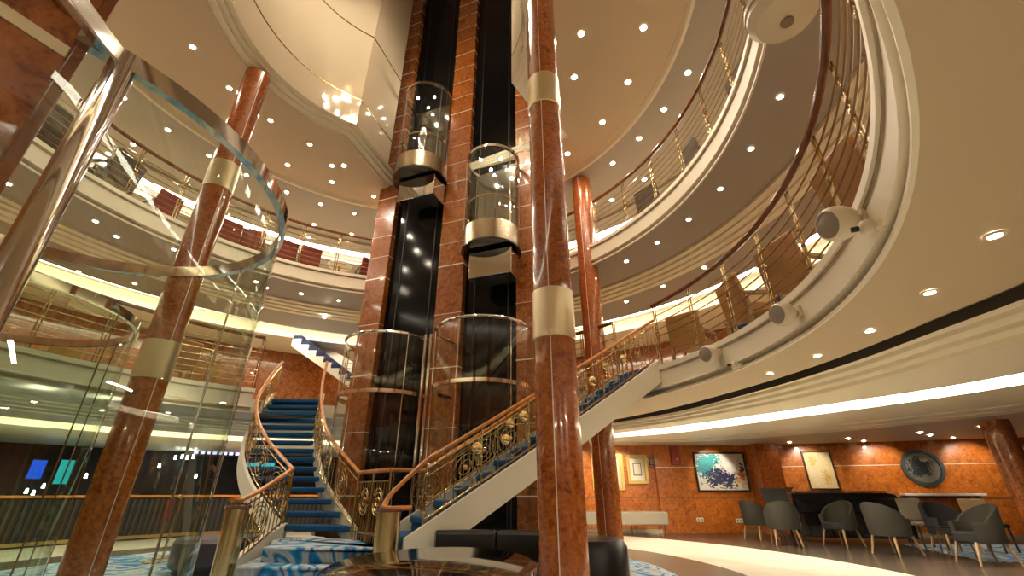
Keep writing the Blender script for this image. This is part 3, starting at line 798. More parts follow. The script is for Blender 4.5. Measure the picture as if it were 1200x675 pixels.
# right rail of the left staircase, then across to the far rail of the right one
tR = balustrade('brass scroll balustrade with orange wood rail on the right side of the curved staircase', re1, le1, 0.0, 1.0, .80, .85,
                n_bal=30, rings=((.10, .2), (.22, .2), (.36, .2), (.50, .2), (.66, .2), (.82, .2)))
tX = thing('stair_balustrade', 'low brass balustrade crossing in front of the lift tower between the two staircases', 'balustrade', (-1.8, 6.1, ZP))
x0, x1 = re1(0), farr(0.0)
x0 = Vector((x0.x - .03, x0.y, 0)); x1 = Vector((x1.x, x1.y, 0))
MB().tube([Vector((x0.x, x0.y, ZP + .80)), Vector((x1.x, x1.y, ZP + .80))], .034, 10, flat=.8).build('handrail', M['rail_wood'], tX)
for h, r in ((.10, .012), (.68, .010)):
    MB().tube([Vector((x0.x, x0.y, ZP + h)), Vector((x1.x, x1.y, ZP + h))], r, 8).build('rail', M['brass'], tX)
for i in range(15):
    p = x0.lerp(x1, i / 14)
    MB().tube([(p.x, p.y, ZP), (p.x, p.y, ZP + .78 if i % 7 == 0 else ZP + .68)], .016 if i % 7 == 0 else .007, 8).build('baluster', M['brass'], tX)
dx_ = (x1 - x0).normalized()
for f in (.3, .72):
    for r in (.15, .11, .05):
        c_ = x0.lerp(x1, f)
        MB().tube([Vector((c_.x + dx_.x * r * math.cos(2 * PI * i / 24), c_.y + dx_.y * r * math.cos(2 * PI * i / 24), ZP + .45 + r * math.sin(2 * PI * i / 24))) for i in range(24)], .009, 6, closed=True).build('scroll_ring', M['brass'], tX)
# right staircase rails
volute = [Vector((NR.x + .22, NR.y + .0, .865)), Vector((NR.x + .10, NR.y - .03, .862)), Vector((NR.x - .04, NR.y - .02, .865)), Vector((NR.x - .05, NR.y + .03, .92)), Vector((NR.x + .02, NR.y + .07, 1.03))]
balustrade('brass scroll balustrade with gold discs on the near side of the right staircase', near, farr, 0.05, 1.0, .76, .80, extra_start=volute,
           n_bal=36, rings=((.16, .2), (.30, .22), (.44, .2), (.60, .2), (.74, .2), (.88, .2)),
           discs=((.30, 0, .17, .06), (.34, .03, .16, .07), (.28, .02, .02, .065), (.20, -.02, .12, .07), (.40, .06, .12, .055), (.44, .1, .18, .05), (.62, .05, .04, .07), (.70, .0, .12, .06), (.80, .0, .06, .06)))
balustrade('brass scroll balustrade on the far side of the right staircase, next to the lift tower', farr, near, 0.10, 1.0, .56, .70, extra_start=(Vector((farr(0).x, farr(0).y, ZP + .80)), Vector((farr(.05).x, farr(.05).y, ZP + .80))),
           n_bal=30, rings=((.12, .2), (.30, .2), (.5, .2), (.7, .2), (.86, .2)))
# brass newel columns
def newel(p, z0, z1, r, label):
    t = thing('newel_post', label, 'newel post', (p.x, p.y, z0))
    MB().ring([(.001, z0), (r, z0), (r, z1), (.001, z1)], 0, 2 * PI, 32, (p.x, p.y)).build('shaft', M['gold'], t)
    MB().ring([(.001, z1), (r + .02, z1), (r + .025, z1 + .015), (r + .02, z1 + .03), (.001, z1 + .03)], 0, 2 * PI, 32, (p.x, p.y)).build('cap', M['rail_dark'], t)
    return t
newel(NL, .012, .84, .115, 'thick brass newel column at the foot of the left handrail')
newel(NR, .012, .83, .115, 'thick brass newel column behind the black table, foot of the right handrail')
# upper flight seen on the second deck behind the curved staircase
t = thing('upper_staircase', 'far staircase of navy treads and white zigzag side on the second deck', 'staircase', (-4.6, 12, 2.8))
zig = []
for k in range(13):
    x = -3.0 - .236 * k; z = 2.8 + .166 * (k + 1)
    MB().box((x - .118, 12.05, z - .02), (.26, 1.0, .04)).build('tread', M['navy'], t, smooth=False)
    MB().box((x, 12.05, z - .105), (.02, 1.0, .13)).build('riser', M['navy'], t, smooth=False)
    zig += [(x + .01, 11.5, z - .166), (x + .01, 11.5, z)]
zig += [(-3.0 - .236 * 13, 11.5, 2.8 + .166 * 13)]
low = [(-3.0 - .236 * 13, 11.5, 2.8 + .166 * 12 - .02), (-2.99, 11.5, 2.801)]
MB().extrude([(x, y, z - .10) for x, y, z in zig] + [(x, y, z - .12) for x, y, z in low[:1]] + [(low[1][0], low[1][1], 2.68)], (0, .05, 0)).build('stringer', M['white'], t)
band = [(x, y + .01, z - .11) for x, y, z in zig][::-1]
MB().extrude(zig + band, (0, .03, 0)).build('carpet_edge', M['navy'], t)
MB().extrude([(-3.0, 12.6, 2.8), (-3.0, 12.6, 3.55), (-3.0 - .236 * 11, 12.6, 5.0), (-3.0 - .236 * 13, 12.6, 5.0), (-3.0 - .236 * 13, 12.6, 4.9)], (0, .06, 0)).build('side_panel', M['white'], t)
# ================================================================== FOREGROUND FURNITURE
t = thing('oval_table', 'oval black glossy table at the bottom centre of the view', 'table', (-.41, 2.70, 0.009))
b = MB().ring([(.001, .62), (.52, .62), (.54, .635), (.54, .655), (.525, .665), (.001, .665)], 0, 2 * PI, 72, (0, 0))
b.v = [(x - .41, y * 1.42 + 2.70, z) for (x, y, z) in b.v]
b.build('tabletop', M['black_lacquer'], t)
MB().ring([(.001, .009), (.30, .009), (.30, .03), (.06, .06), (.05, .60), (.16, .622), (.001, .622)], 0, 2 * PI, 40, (-.41, 2.70)).build('pedestal', M['black_matt'], t)
SB = (-.35, 3.30)
t = thing('banquette', 'curved black leather banquette wrapping round the table, behind the front pillar', 'sofa', (.3, 4.6, 0.009))
for a0, a1 in ((D(66), D(83)), (D(83.3), D(104))):
    MB().ring([(1.13, .10), (1.10, .14), (1.10, .37), (1.14, .42), (1.68, .43), (1.72, .40), (1.72, .10)], a0, a1, 30, SB, closed=True).build('seat', M['leather'], t, bevel=.015)
for a0, a1 in ((D(66), D(83)), (D(83.3), D(104))):
    MB().ring([(1.58, .38), (1.60, .63), (1.63, .665), (1.74, .665), (1.77, .63), (1.77, .12), (1.72, .10)], a0, a1, 30, SB, closed=True).build('backrest', M['leather'], t, bevel=.015)
MB().ring([(1.16, .009), (1.16, .11), (1.70, .11), (1.70, .009)], D(67), D(103), 40, SB, closed=True).build('plinth', M['black_matt'], t)
t3 = thing('ottoman', 'round black leather ottoman at the right end of the banquette, beside the front pillar', 'ottoman', (.83, 4.55, 0.009))
MB().ring([(.001, .08), (.33, .08), (.35, .12), (.35, .56), (.31, .62), (.001, .63)], 0, 2 * PI, 48, (.70, 4.62)).build('cushion', M['leather'], t3)
MB().ring([(.30, .009), (.30, .085), (.001, .085), (.001, .009)], 0, 2 * PI, 40, (.70, 4.62)).build('plinth', M['black_matt'], t3)
t = thing('ottoman', 'round dark plum leather ottoman on the floor behind the left brass newel', 'ottoman', (-4.2, 7.2, 0.009))
MB().ring([(.001, .08), (.52, .08), (.55, .12), (.55, .38), (.51, .43), (.001, .44)], 0, 2 * PI, 48, (-4.2, 7.2)).build('cushion', M['leather_purple'], t)
MB().ring([(.48, .009), (.48, .085), (.001, .085), (.001, .009)], 0, 2 * PI, 40, (-4.2, 7.2)).build('plinth', M['black_matt'], t)
# stanchions
def stanchion(x, y, label, mat):
    t = thing('stanchion', label, 'stanchion', (x, y, .009))
    MB().ring([(.001, .009), (.15, .009), (.15, .02), (.03, .045), (.001, .045)], 0, 2 * PI, 24, (x, y)).build('base', M['brass'], t)
    MB().tube([(x, y, .04), (x, y, .92)], .02, 10).build('pole', M['brass'], t)
    MB().ball((x, y, .94), .035, 8).build('finial', M['brass'], t)
    if mat: MB().tube([(x, y, .62), (x, y, .88)], .05, 12).build('rope_sleeve', M['red_leather'], t)
a = atz(179, 660, 0); b = atz(190, 655, 0)
stanchion(a.x, a.y, 'thin brass stanchion with a red velvet sleeve in front of the dark low wall', True)
stanchion(b.x, b.y, 'plain thin brass stanchion beside the one with the red sleeve', False)
# ================================================================== LEFT BACKGROUND: low wall and bar
t = thing('low_wall', 'dark slatted low wall with a brass topped wooden rail in front of the bar', 'low wall', pol(7.95, D(140), .009, FC))
b = MB().ring([(7.9, .009), (7.9, .9), (8.0, .9), (8.0, .009)], D(88), D(215), 90, FC, closed=True).build('panel', M['dark_curtain'], t)
k = MB()
for i in range(150):
    p = pol(7.89, D(88 + 127 * i / 149), 0, FC)
    k.box((p.x, p.y, .47), (.03, .05, .8), math.atan2(p.y - FC[1], p.x - FC[0]))
k.build('slats', M['bar_dark'], b, smooth=False)['kind'] = 'stuff'
MB().ring([(7.84, .9), (7.84, .95), (8.04, .95), (8.04, .9)], D(88), D(215), 90, FC, closed=True).build('top_rail', M['rail_wood'], t)
MB().ring([(7.87, .03), (7.87, .10), (7.9, .10), (7.9, .03)], D(88), D(215), 90, FC, closed=True).build('brass_kickrail', M['brass'], t)
def screen(px, py, w, h, r, mat, label, name='screen', cat='screen'):
    p = atcyl(px, py, r); a = math.atan2(p.y - CY, p.x - CX)
    t = thing(name, label, cat, (p.x, p.y, p.z - h / 2))
    MB().box(p, (.05, w + .05, h + .05), a).build('case', M['black_matt'], t, bevel=.005)
    q = pol(r - .027, a, p.z)
    MB().box(q, (.006, w, h), a).build('display', M[mat], t, smooth=False)
    return t
screen(43, 550, .26, .42, 12.0, 'glow_blue', 'tall blue lit screen on the dark bar wall, left of the two')
screen(75, 553, .26, .56, 12.0, 'glow_teal', 'tall teal lit screen on the dark bar wall, right of the blue one')
screen(305, 545, .8, .12, 12.0, 'glow_teal', 'wide pale blue lit strip glimpsed between the treads of the curved staircase')
# lit lettering over the bar
tb = thing('lit_sign', 'narrow violet white lit sign band high on the dark bar wall', 'sign', atcyl(255, 529, 11.9))
pa, pb = atcyl(226, 530, 11.9), atcyl(287, 528.5, 11.9)
a0 = math.atan2(pa.y - CY, pa.x - CX); a1 = math.atan2(pb.y - CY, pb.x - CX)
zs = (pa.z + pb.z) / 2
MB().ring([(11.9, zs - .13), (11.9, zs + .13), (11.95, zs + .13), (11.95, zs - .13)], a1 - .01, a0 + .01, 20, closed=True).build('backing', M['bar_dark'], tb)
rnd = random.Random(3); x = a1; n = 0
while x < a0 - .005 and n < 60:
    w = rnd.choice((.007, .009, .011)); p = pol(11.88, x + w / 2, zs)
    MB().box(p, (.02, w * 9.5, .17), math.atan2(p.y - CY, p.x - CX)).build('letter_block', M['glow_white'], tb, smooth=False); x += w + .003; n += 1
# small bar spotlights
for i, (px, py) in enumerate(((205, 538), (213, 537), (219, 538), (226, 537), (30, 578), (38, 580), (50, 572), (100, 560), (186, 548), (229, 560))):
    p = atcyl(px, py, 11.6)
    o = MB().tube([p, p + Vector((0, 0, .10))], [.03, .02], 8).build('bar_lamp', M['bar_glow'])
    tag(o, 'small glowing bar lamp on the dark wall behind the low wall, %s from the left' % ('fifth sixth seventh eighth first second third fourth ninth tenth'.split()[[0,1,2,3,4,5,6,7,8,9].index(i)] if False else ['sixth', 'seventh', 'eighth', 'ninth', 'first', 'second', 'third', 'fourth', 'fifth', 'tenth'][i]), 'lamp', 'bar lamps')
# ================================================================== LOUNGE (right)
def on_right(px, py, off=.01):            # pixel -> point on the right burl wall
    d = ray(px, py); n = nR
    q = WL - nR * off
    t = q.dot(n) / (d[0] * n.x + d[1] * n.y)
    return Vector((d[0] * t, d[1] * t, EYE + d[2] * t))
aR = math.atan2((WR - WL).y, (WR - WL).x)
def frame(name, label, c, w, h, ang, border, m_frame, m_pic, depth=.05, mat_w=0, inner=None):
    """framed picture standing on a wall; c is the centre on the wall plane, ang the wall direction"""
    t = thing(name, label, 'picture', (c.x, c.y, c.z - h / 2))
    u = Vector((math.cos(ang), math.sin(ang), 0)); n = Vector((u.y, -u.x, 0))
    if n.y > 0: n = -n
    cc = c + n * (depth / 2 + .004)
    b = MB()
    for s in (-1, 1):
        q = cc + u * (s * (w - border) / 2); b.box((q.x, q.y, c.z), (border, depth, h), ang)
        b.box((cc.x, cc.y, c.z + s * (h - border) / 2), (w - 2 * border, depth, border), ang)
    b.build('frame', M[m_frame], t, bevel=.004)
    q = c + n * .012
    # picture leaf built flat at the origin so that its own coordinates run across the canvas
    o = MB().box((0, 0, 0), (w - 2 * border, .015, h - 2 * border)).build('canvas', m_pic, None, smooth=False, keep=True)
    o.parent = t; o.location = q - Vector(t.location); o.rotation_euler = (0, 0, ang)
    if inner:
        for (iw, ih, im, dd) in inner:
            q2 = c + n * (.02 + dd)
            MB().box((q2.x, q2.y, c.z), (iw, .006, ih), ang).build('print', M[im], t, smooth=False)
    return t
YW = 13.59
def onw(px, py, y=YW): return aty(px, py, y)
eagle = art('bird_painting', (0.66, 0.60, 0.52), [(.22, .62, .26, .42, (0.03, 0.22, 0.25), 2.55), (.30, .82, .25, .2, (0.02, 0.30, 0.32), 2.5), (.52, .36, .36, .34, (0.02, 0.025, 0.08), 2.55), (.70, .62, .2, .26, (.70, .68, .66), 2.3), (.90, .42, .10, .34, (0.45, 0.10, 0.02), 2.35), (.84, .22, .12, .12, (0.62, 0.36, 0.05), 2.2), (.93, .62, .08, .2, (0.02, 0.02, 0.03), 2.2)])
c = (onw(813, 531) + onw(881, 574)) / 2 + Vector((-.05, 0, 0)); wpx = (onw(875, 552) - onw(818, 552)).x
frame('painting', 'wide white painting of a teal and rust bird shape in a black frame', Vector((c.x, YW, 1.55)), wpx + .08, 1.03, 0, .035, 'black_frame', eagle)
ochre = art('ochre_painting', (0.62, 0.47, 0.24), [(.4, .5, .5, .6, (0.68, 0.55, 0.32), 2.5), (.7, .3, .25, .3, (0.55, 0.33, 0.08), 2.2), (.3, .75, .25, .25, (0.58, 0.38, 0.1), 2.2)])
c = on_right(961, 552)
frame('painting', 'pale ochre painting in a thin black frame on the burl wall above the piano', Vector((c.x, c.y, 1.57)), .70, .98, aR, .03, 'black_frame', ochre)
Y2 = 13.715
c1_ = onw(746.5, 550, Y2)
frame('framed_print', 'small print with cream mount in a gold frame, right of the slim pillar', Vector((c1_.x, Y2, c1_.z)), .60, .78, 0, .075, 'gold_frame', M['mat_board'], inner=[(.40, .56, 'paper', 0), (.24, .34, 'brown_stone', .006), (.19, .29, 'paper', .012)])
c1_ = onw(712, 553, Y2)
frame('framed_print', 'larger print in a gold frame half hidden behind the slim pillar', Vector((c1_.x, Y2, c1_.z)), .92, .98, 0, .08, 'gold_frame', M['mat_board'], inner=[(.62, .68, 'paper', 0)])
c = on_right(1081, 548)
t = thing('wall_plaque', 'round grey green relief plaque of a tree on the burl wall above the console', 'plaque', (c.x, c.y, c.z - .55))
Rm = Matrix.Rotation(aR, 3, 'Z') @ Matrix.Rotation(PI / 2, 3, 'X')
def onplq(b, prof, n=48):
    rows = []
    for i in range(n):
        a = 2 * PI * i / n
        rows.append([c + Rm @ Vector((r * math.cos(a), r * math.sin(a), z)) for (r, z) in prof])
    return b.grid(rows, cu=True)
onplq(MB(), [(.36, .01), (.37, .05), (.45, .05), (.46, .01)]).build('rim', M['plaque_grey'], t)
plq = art('plaque_relief', (0.17, 0.16, 0.12), [(.45, .62, .3, .22, (0.02, 0.026, 0.028), 2.75), (.35, .40, .3, .2, (0.015, 0.025, 0.03), 2.6), (.55, .3, .2, .12, (0.03, 0.03, 0.03), 2.2), (.6, .75, .2, .1, (0.36, 0.33, 0.24), 2.2)])
onplq(MB(), [(.001, .03), (.25, .026), (.37, .015)]).build('relief', plq, t)
# red panel and small speaker grille on the back wall
t = thing('wall_box', 'dark red rectangular wall box high on the back wall beside the picture', 'wall box', onw(791, 544, 13.55))
q = onw(791, 534, 13.55)
MB().box((q.x, q.y, q.z), (.26, .1, .5)).build('body', M['red_panel'], t, bevel=.008)
MB().ball((q.x + .03, q.y - .055, q.z - .1), .03, 8, (1, .4, 1)).build('lamp', M['paper'], t)
q = onw(764, 541, 13.69)
t = thing('wall_speaker', 'small black square speaker grille on the back wall beside the gold frame', 'speaker', (q.x, q.y, q.z))
MB().box((q.x, q.y, q.z), (.17, .05, .2)).build('body', M['black_matt'], t, bevel=.006)
MB().box((q.x, q.y - .026, q.z), (.13, .006, .16)).build('grille', M['grille'], t, smooth=False)
for px, py, lb in ((820.5, 609, 'white double socket low on the back wall under the bird painting'), (866.5, 610, 'white socket low on the back wall, left of the pair beside the pier'), (877, 610, 'white socket low on the back wall, right of the pair beside the pier')):
    q = onw(px, py)
    t = thing('wall_socket', lb, 'socket', (q.x, q.y, q.z))
    MB().box((q.x, q.y - .004, q.z), (.19, .012, .1)).build('plate', M['white'], t, bevel=.003)
    k = MB()
    for s in (-.045, .045): k.box((q.x + s, q.y - .012, q.z), (.05, .006, .05))
    k.build('outlet', M['grille'], t, smooth=False)
# long bench under the gold frames
t = thing('bench', 'long grey upholstered bench on thin legs against the back wall', 'bench', (2.9, 12.7, .009))
xl, xr = aty(690, 605, 12.75).x - .4, aty(781, 605, 12.6).x
MB().box(((xl + xr) / 2, 12.75, .41), (xr - xl, .62, .30)).build('cushion', M['grey_fabric'], t, bevel=.03)
for i in range(4):
    for yy in (12.52, 12.98):
        x = xl + .1 + (xr - xl - .2) * i / 3
        MB().tube([(x, yy, .009), (x, yy, .27)], .012, 8).build('leg', M['leg_dark'], t)
# --- lounge chairs
def lounge_chair(label, fabric, leg, back='charcoal'):
    t = thing('armchair', label, 'chair', (0, 0, 0))
    rows = []; n = 36; wo, wi = .31, .255
    for i in range(n + 1):
        a = D(-128 + 256 * i / n)         # back towards -x
        f = max(0.0, math.cos(a * .92)) ** .75
        h = .58 + .26 * f; ca_, sa_ = -math.cos(a), math.sin(a)
        tp = .9 + .1 * f
        rows.append([Vector((ca_ * wo * .92, sa_ * wo * .95, .30)), Vector((ca_ * wo * 1.04, sa_ * wo, h - .03)), Vector((ca_ * wo, sa_ * wo * .97, h)),
                     Vector((ca_ * wi, sa_ * wi, h - .01)), Vector((ca_ * wi * .96, sa_ * wi * .96, .30))])
    b = MB().grid(rows, cv=True); q = 5 * n
    b.f.append((0, 1, 2, 3, 4)); b.mi.append(0); b.f.append(tuple(q + j for j in range(5))); b.mi.append(0)
    b.build('backrest', M[fabric], t)
    pts = [(.26 * math.cos(2 * PI * i / 28) * 1.05 + .03, .27 * math.sin(2 * PI * i / 28)) for i in range(28)]
    MB().prism(pts, .30, .44).build('seat', M[back], t, bevel=.02)
    for (x, y) in ((.22, .20), (.22, -.20), (-.20, .19), (-.20, -.19)):
        MB().tube([(x * 1.25, y * 1.2, 0), (x * .9, y * .95, .31)], [.013, .022], 8).build('leg', M[leg], t)
    return t
P0 = lounge_chair('olive armchair seen from behind at the left end of the piano', 'olive', 'leg_wood')
spots = [
    (5.75, 10.5, D(70), None),
    (5.85, 11.75, D(20), 'smaller olive armchair beyond the back view one, close to the burl pier'),
    (6.85, 10.35, D(200), 'olive armchair facing left in front of the piano keyboard end'),
    (6.80, 8.95, D(15), 'olive armchair facing right with its back to the piano curve'),
    (7.25, 7.75, D(170), 'large olive armchair nearest the camera, facing left at the right end of the lounge'),
    (8.05, 9.15, D(-100), 'black armchair facing the camera behind the small table'),
    (8.6, 7.7, D(170), 'dark armchair cut by the right edge of the view')]
for i, (x, y, r, lb) in enumerate(spots):
    o = P0 if i == 0 else dup(P0, (0, 0, 0))
    o.location = (x, y, .009); o.rotation_euler = (0, 0, r); o['group'] = 'lounge armchairs'
    if lb: o['label'] = lb
    o.scale = (1.05, 1.05, 1.0)
    if i == 5:
        for ch in o.children:
            if ch.name.startswith(('backrest', 'seat')):
                ch.data = ch.data.copy(); ch.data.materials[0] = M['charcoal']
            
t = thing('side_table', 'small low table with thin legs between the lounge armchairs', 'table', (7.55, 8.3, .009))
MB().ring([(.001, .47), (.30, .47), (.31, .485), (.30, .50), (.001, .50)], 0, 2 * PI, 40, (7.4, 8.45)).build('tabletop', M['black_lacquer'], t)
for k in range(3):
    p = pol(.2, D(90 + 120 * k), 0, (7.4, 8.45)); q = pol(.26, D(90 + 120 * k), 0, (7.4, 8.45))
    MB().tube([(q.x, q.y, .009), (p.x, p.y, .475)], .011, 8).build('leg', M['brass_old'], t)
# far chairs near the console
def plain_chair(label, x, y, r, back, seat):
    t = thing('dining_chair', label, 'chair', (0, 0, 0))
    pts = [(-.21, -.22), (.22, -.22), (.22, .22), (-.21, .22)]
    MB().prism(pts, .40, .46).build('seat', M[seat], t, bevel=.015)
    MB().box((-.2, 0, .68), (.04, .44, .42), rot=Matrix.Rotation(D(-8), 3, 'Y')).build('backrest', M[back], t, bevel=.015)
    for (a, b) in ((.19, .19), (.19, -.19), (-.19, .19), (-.19, -.19)):
        MB().tube([(a * 1.05, b * 1.05, 0), (a, b, .41)], .017, 8).build('leg', M['leg_dark'], t)
    t.location = (x, y, .009); t.rotation_euler = (0, 0, r)
    return t
plain_chair('wooden backed chair beside the dark burl pillar at the right of the lounge', 9.0, 9.35, D(20), 'leg_wood', 'charcoal')
plain_chair('grey beige chair behind the black armchair, below the console shelf', 8.3, 10.0, D(-100), 'grey_fabric', 'grey_fabric')
# --- piano
t = thing('grand_piano', 'black glossy grand piano with raised dark body in front of the burl wall', 'piano', (8.2, 11.6, .009))
ang = aR + D(4); Rz = Matrix.Rotation(ang, 3, 'Z'); pc_ = Vector((7.78, 11.38, 0))
def pw(x, y, z): return pc_ + Rz @ Vector((x, y, 0)) + Vector((0, 0, z))
out = [(-1.15, -.45)] + [(-1.15 + 2.3 * i / 10, -.45) for i in range(1, 6)]
out = [(-1.2, -.55), (-.2, -.55), (.25, -.52), (.55, -.40), (.75, -.22), (.95, -.10), (1.12, .02), (1.2, .18), (1.18, .40), (1.05, .55), (.8, .6), (-1.2, .6)]
def ppr(z0, z1, k=1.0): 
    b = MB(); return b.prism([pw(x * k, y * k, 0) for x, y in out], z0, z1)
prof_ = [(-1.2, .60), (-1.2, 1.0), (.70, 1.0), (.80, .985), (.86, .95), (.89, .89), (.93, .85), (1.0, .83), (1.10, .81), (1.17, .77), (1.2, .70), (1.2, .60)]
MB().extrude([pw(x, -.55, z) for x, z in prof_], Rz @ Vector((0, 1.1, 0))).build('case', M['black_lacquer'], t, bevel=.012)
MB().prism([pw(-1.22, -.57, 0), pw(.70, -.57, 0), pw(.70, .57, 0), pw(-1.22, .57, 0)], 1.005, 1.035).build('lid', M['black_lacquer'], t, bevel=.008)
MB().prism([pw(-1.42, -.6, 0), pw(-1.2, -.6, 0), pw(-1.2, .6, 0), pw(-1.42, .6, 0)], .60, .72).build('keybed', M['black_lacquer'], t, bevel=.01)
k = MB()
for i in range(40):
    a = -.57 + 1.14 * i / 40
    k.prism([pw(-1.40, a + .002, 0), pw(-1.24, a + .002, 0), pw(-1.24, a + .026, 0), pw(-1.40, a + .026, 0)], .721, .735)
k.build('keyboard', M['paper'], t, smooth=False)
for (x, y) in ((-1.12, -.46), (-1.12, .46), (1.12, .1)):
    q = pw(x, y, 0); MB().tube([(q.x, q.y, .009), (q.x, q.y, .61)], [.04, .065], 12).build('leg', M['black_lacquer'], t)
MB().prism([pw(-1.05, -.50, 0), pw(1.05, -.50, 0), pw(1.05, .45, 0), pw(-1.05, .45, 0)], .10, .60).build('lower_case', M['black_lacquer'], t, bevel=.02)
q = [pw(-1.15, -.35, 1.035), pw(-1.15, .35, 1.035), pw(-1.08, .35, 1.12), pw(-1.08, -.35, 1.12)]
MB().extrude(q, Rz @ Vector((.02, 0, 0))).build('music_desk', M['black_lacquer'], t, smooth=False)
# music stand with laptop-like panel left of the piano
q = atz(915, 630, 0); q = Vector((6.02, 11.05, .009))
t = thing('music_stand', 'black music stand with a flat tilted panel left of the piano', 'stand', (q.x, q.y, .009))
MB().tube([(q.x, q.y, .02), (q.x, q.y, .86)], .016, 8).build('pole', M['black_matt'], t)
MB().box((q.x, q.y, .95), (.56, .03, .30), rot=Matrix.Rotation(D(-20), 3, 'X')).build('panel', M['black_matt'], t, bevel=.005)
for k in range(3):
    p = pol(.24, D(30 + 120 * k), 0.012, (q.x, q.y)); MB().tube([(q.x, q.y, .25), p], .012, 6).build('leg', M['black_matt'], t)
# --- console on curved leg
l_, r_ = on_right(1054, 579, .02), on_right(1146, 577, .02)
t = thing('console_shelf', 'pale topped wall console on a curved wooden leg under the round plaque', 'console', (l_.x, l_.y, .009))
w_ = nR * -.36
MB().prism([l_, r_, r_ + w_, l_ + w_], .93, .985).build('top', M['white'], t, bevel=.008)
f = lambda s, z, o=.2: l_.lerp(r_, s) * 1.0 + Vector((0, 0, z - l_.lerp(r_, s).z)) - nR * o
MB().tube(spline([f(.06, .92), f(.18, .80), f(.34, .58), f(.46, .40), f(.56, .30), f(.66, .26)], 30), .035, 10).build('curved_leg', M['leg_wood'], t)
MB().tube(spline([f(.94, .92), f(.84, .84), f(.76, .66), f(.70, .45), f(.64, .28), f(.52, .18), f(.45, .09), f(.46, .012)], 30), .035, 10).build('curved_leg', M['leg_wood'], t)
# patterned rug under the far chairs
struct(MB().prism([(7.6, 8.2), (11.5, 7.2), (12.4, 10.4), (8.4, 10.9)], .001, .008).build('floor_rug', M['carpet'], keep=True, smooth=False))
# ================================================================== SPEAKERS ON THE FASCIA
def fascia_speaker(px, py, r, label, rr=R0 - .13, aim=None):
    p = atcyl(px, py, rr); a = math.atan2(p.y - CY, p.x - CX)
    t = thing('ball_speaker', label, 'speaker', (p.x, p.y, p.z))
    d = aim or (Vector((-4.0, 2.2, 1.4)) - p); d.normalize()
    R = d.to_track_quat('Z', 'Y').to_matrix()
    rows = []; n = 32
    prof = [(.001, -1.06), (.35, -1.02), (.64, -.86), (.86, -.58), (.98, -.22), (1.0, .1), (.96, .38), (.87, .58), (.80, .66), (.76, .62)]
    for i in range(n):
        b_ = 2 * PI * i / n
        rows.append([p + R @ Vector((q * r * math.cos(b_), q * r * math.sin(b_), z * r)) for q, z in prof])
    MB().grid(rows, cu=True).build('shell', M['speaker_white'], t)
    rows = [[p + R @ Vector((q * r * math.cos(2 * PI * i / n), q * r * math.sin(2 * PI * i / n), z * r)) for q, z in ((.001, .80), (.4, .76), (.765, .61))] for i in range(n)]
    MB().grid(rows, cu=True).build('grille', M['grille'], t)
    e = pol(R0 + .02, a, p.z + .02)
    MB().tube([p.lerp(e, .5), e], .018, 8).build('bracket', M['speaker_white'], t)
    MB().box(e, (.03, .10, .10), a).build('mount', M['speaker_white'], t, bevel=.005)
    return t
fascia_speaker(981, 262, .122, 'largest white ball speaker on the second deck edge, beside the chairs')
fascia_speaker(917, 368, .115, 'middle white ball speaker on the second deck edge')
fascia_speaker(831, 415, .12, 'smallest looking white ball speaker on the second deck edge, near the staircase')
def camera_dome(px, py, label):
    p = atcyl(px, py, R0 - .06); a = math.atan2(p.y - CY, p.x - CX)
    t = thing('security_camera', label, 'camera', (p.x, p.y, p.z))
    MB().ball(p, .045, 10, (1, 1, 1.1)).build('body', M['speaker_white'], t)
    q = pol(R0 - .14, a, p.z); MB().tube([p, q], .018, 8).build('lens', M['black_matt'], t)
    e = pol(R0 + .03, a, p.z); MB().tube([p, e], .03, 8).build('mount', M['speaker_white'], t)
camera_dome(1016, 266, 'small white bullet camera on the deck edge beside the largest ball speaker')
camera_dome(860, 428, 'small white bullet camera low on the deck edge near the smallest ball speaker')
p = Vector((2.55, 2.66, 5.16)); p = atcyl(916, 10, R0 - .02)
t = thing('ceiling_speaker', 'large round cream housing under the third deck edge at the top of the view', 'speaker', p)
a = math.atan2(p.y - CY, p.x - CX)
MB().ring([(.001, p.z + .12), (.24, p.z + .12), (.27, p.z + .06), (.27, p.z - .06), (.22, p.z - .13), (.1, p.z - .16), (.001, p.z - .165)], 0, 2 * PI, 40, (p.x, p.y)).build('housing', M['speaker_white'], t)
MB().ring([(.02, p.z - .167), (.05, p.z - .172), (.05, p.z - .18), (.001, p.z - .185)], 0, 2 * PI, 20, (p.x, p.y)).build('emblem', M['grille'], t)
MB().ring([(.27, p.z - .01), (.276, p.z - .01), (.276, p.z + .01), (.27, p.z + .01)], 0, 2 * PI, 40, (p.x, p.y), closed=True).build('seam', M['grille'], t)
# ================================================================== DECK FURNITURE
def deck_chair(label, seat, frame_m):
    t = thing('armchair', label, 'chair', (0, 0, 0))
    MB().box((.02, 0, .36), (.50, .46, .12)).build('seat', M[seat], t, bevel=.02)
    MB().box((-.24, 0, .54), (.06, .54, .52), rot=Matrix.Rotation(D(-9), 3, 'Y')).build('backrest', M[seat], t, bevel=.02)
    for s in (-1, 1):
        MB().box((.02, s * .26, .52), (.50, .05, .05)).build('armrest', M[frame_m], t, bevel=.01)
        for x in (-.2, .23):
            MB().box((x, s * .26, .25), (.045, .045, .50)).build('leg', M[frame_m], t, bevel=.006)
    return t
protos = {}
def place_chair(kind, seat, frame_m, loc, rz, label, group, sc=1.0):
    key = (seat, frame_m)
    if key not in protos:
        protos[key] = deck_chair(label, seat, frame_m); o = protos[key]
    else:
        o = dup(protos[key], (0, 0, 0))
    o.location = loc; o.rotation_euler = (0, 0, rz); o.scale = (sc, sc, sc); o['label'] = label; o['group'] = group
    return o
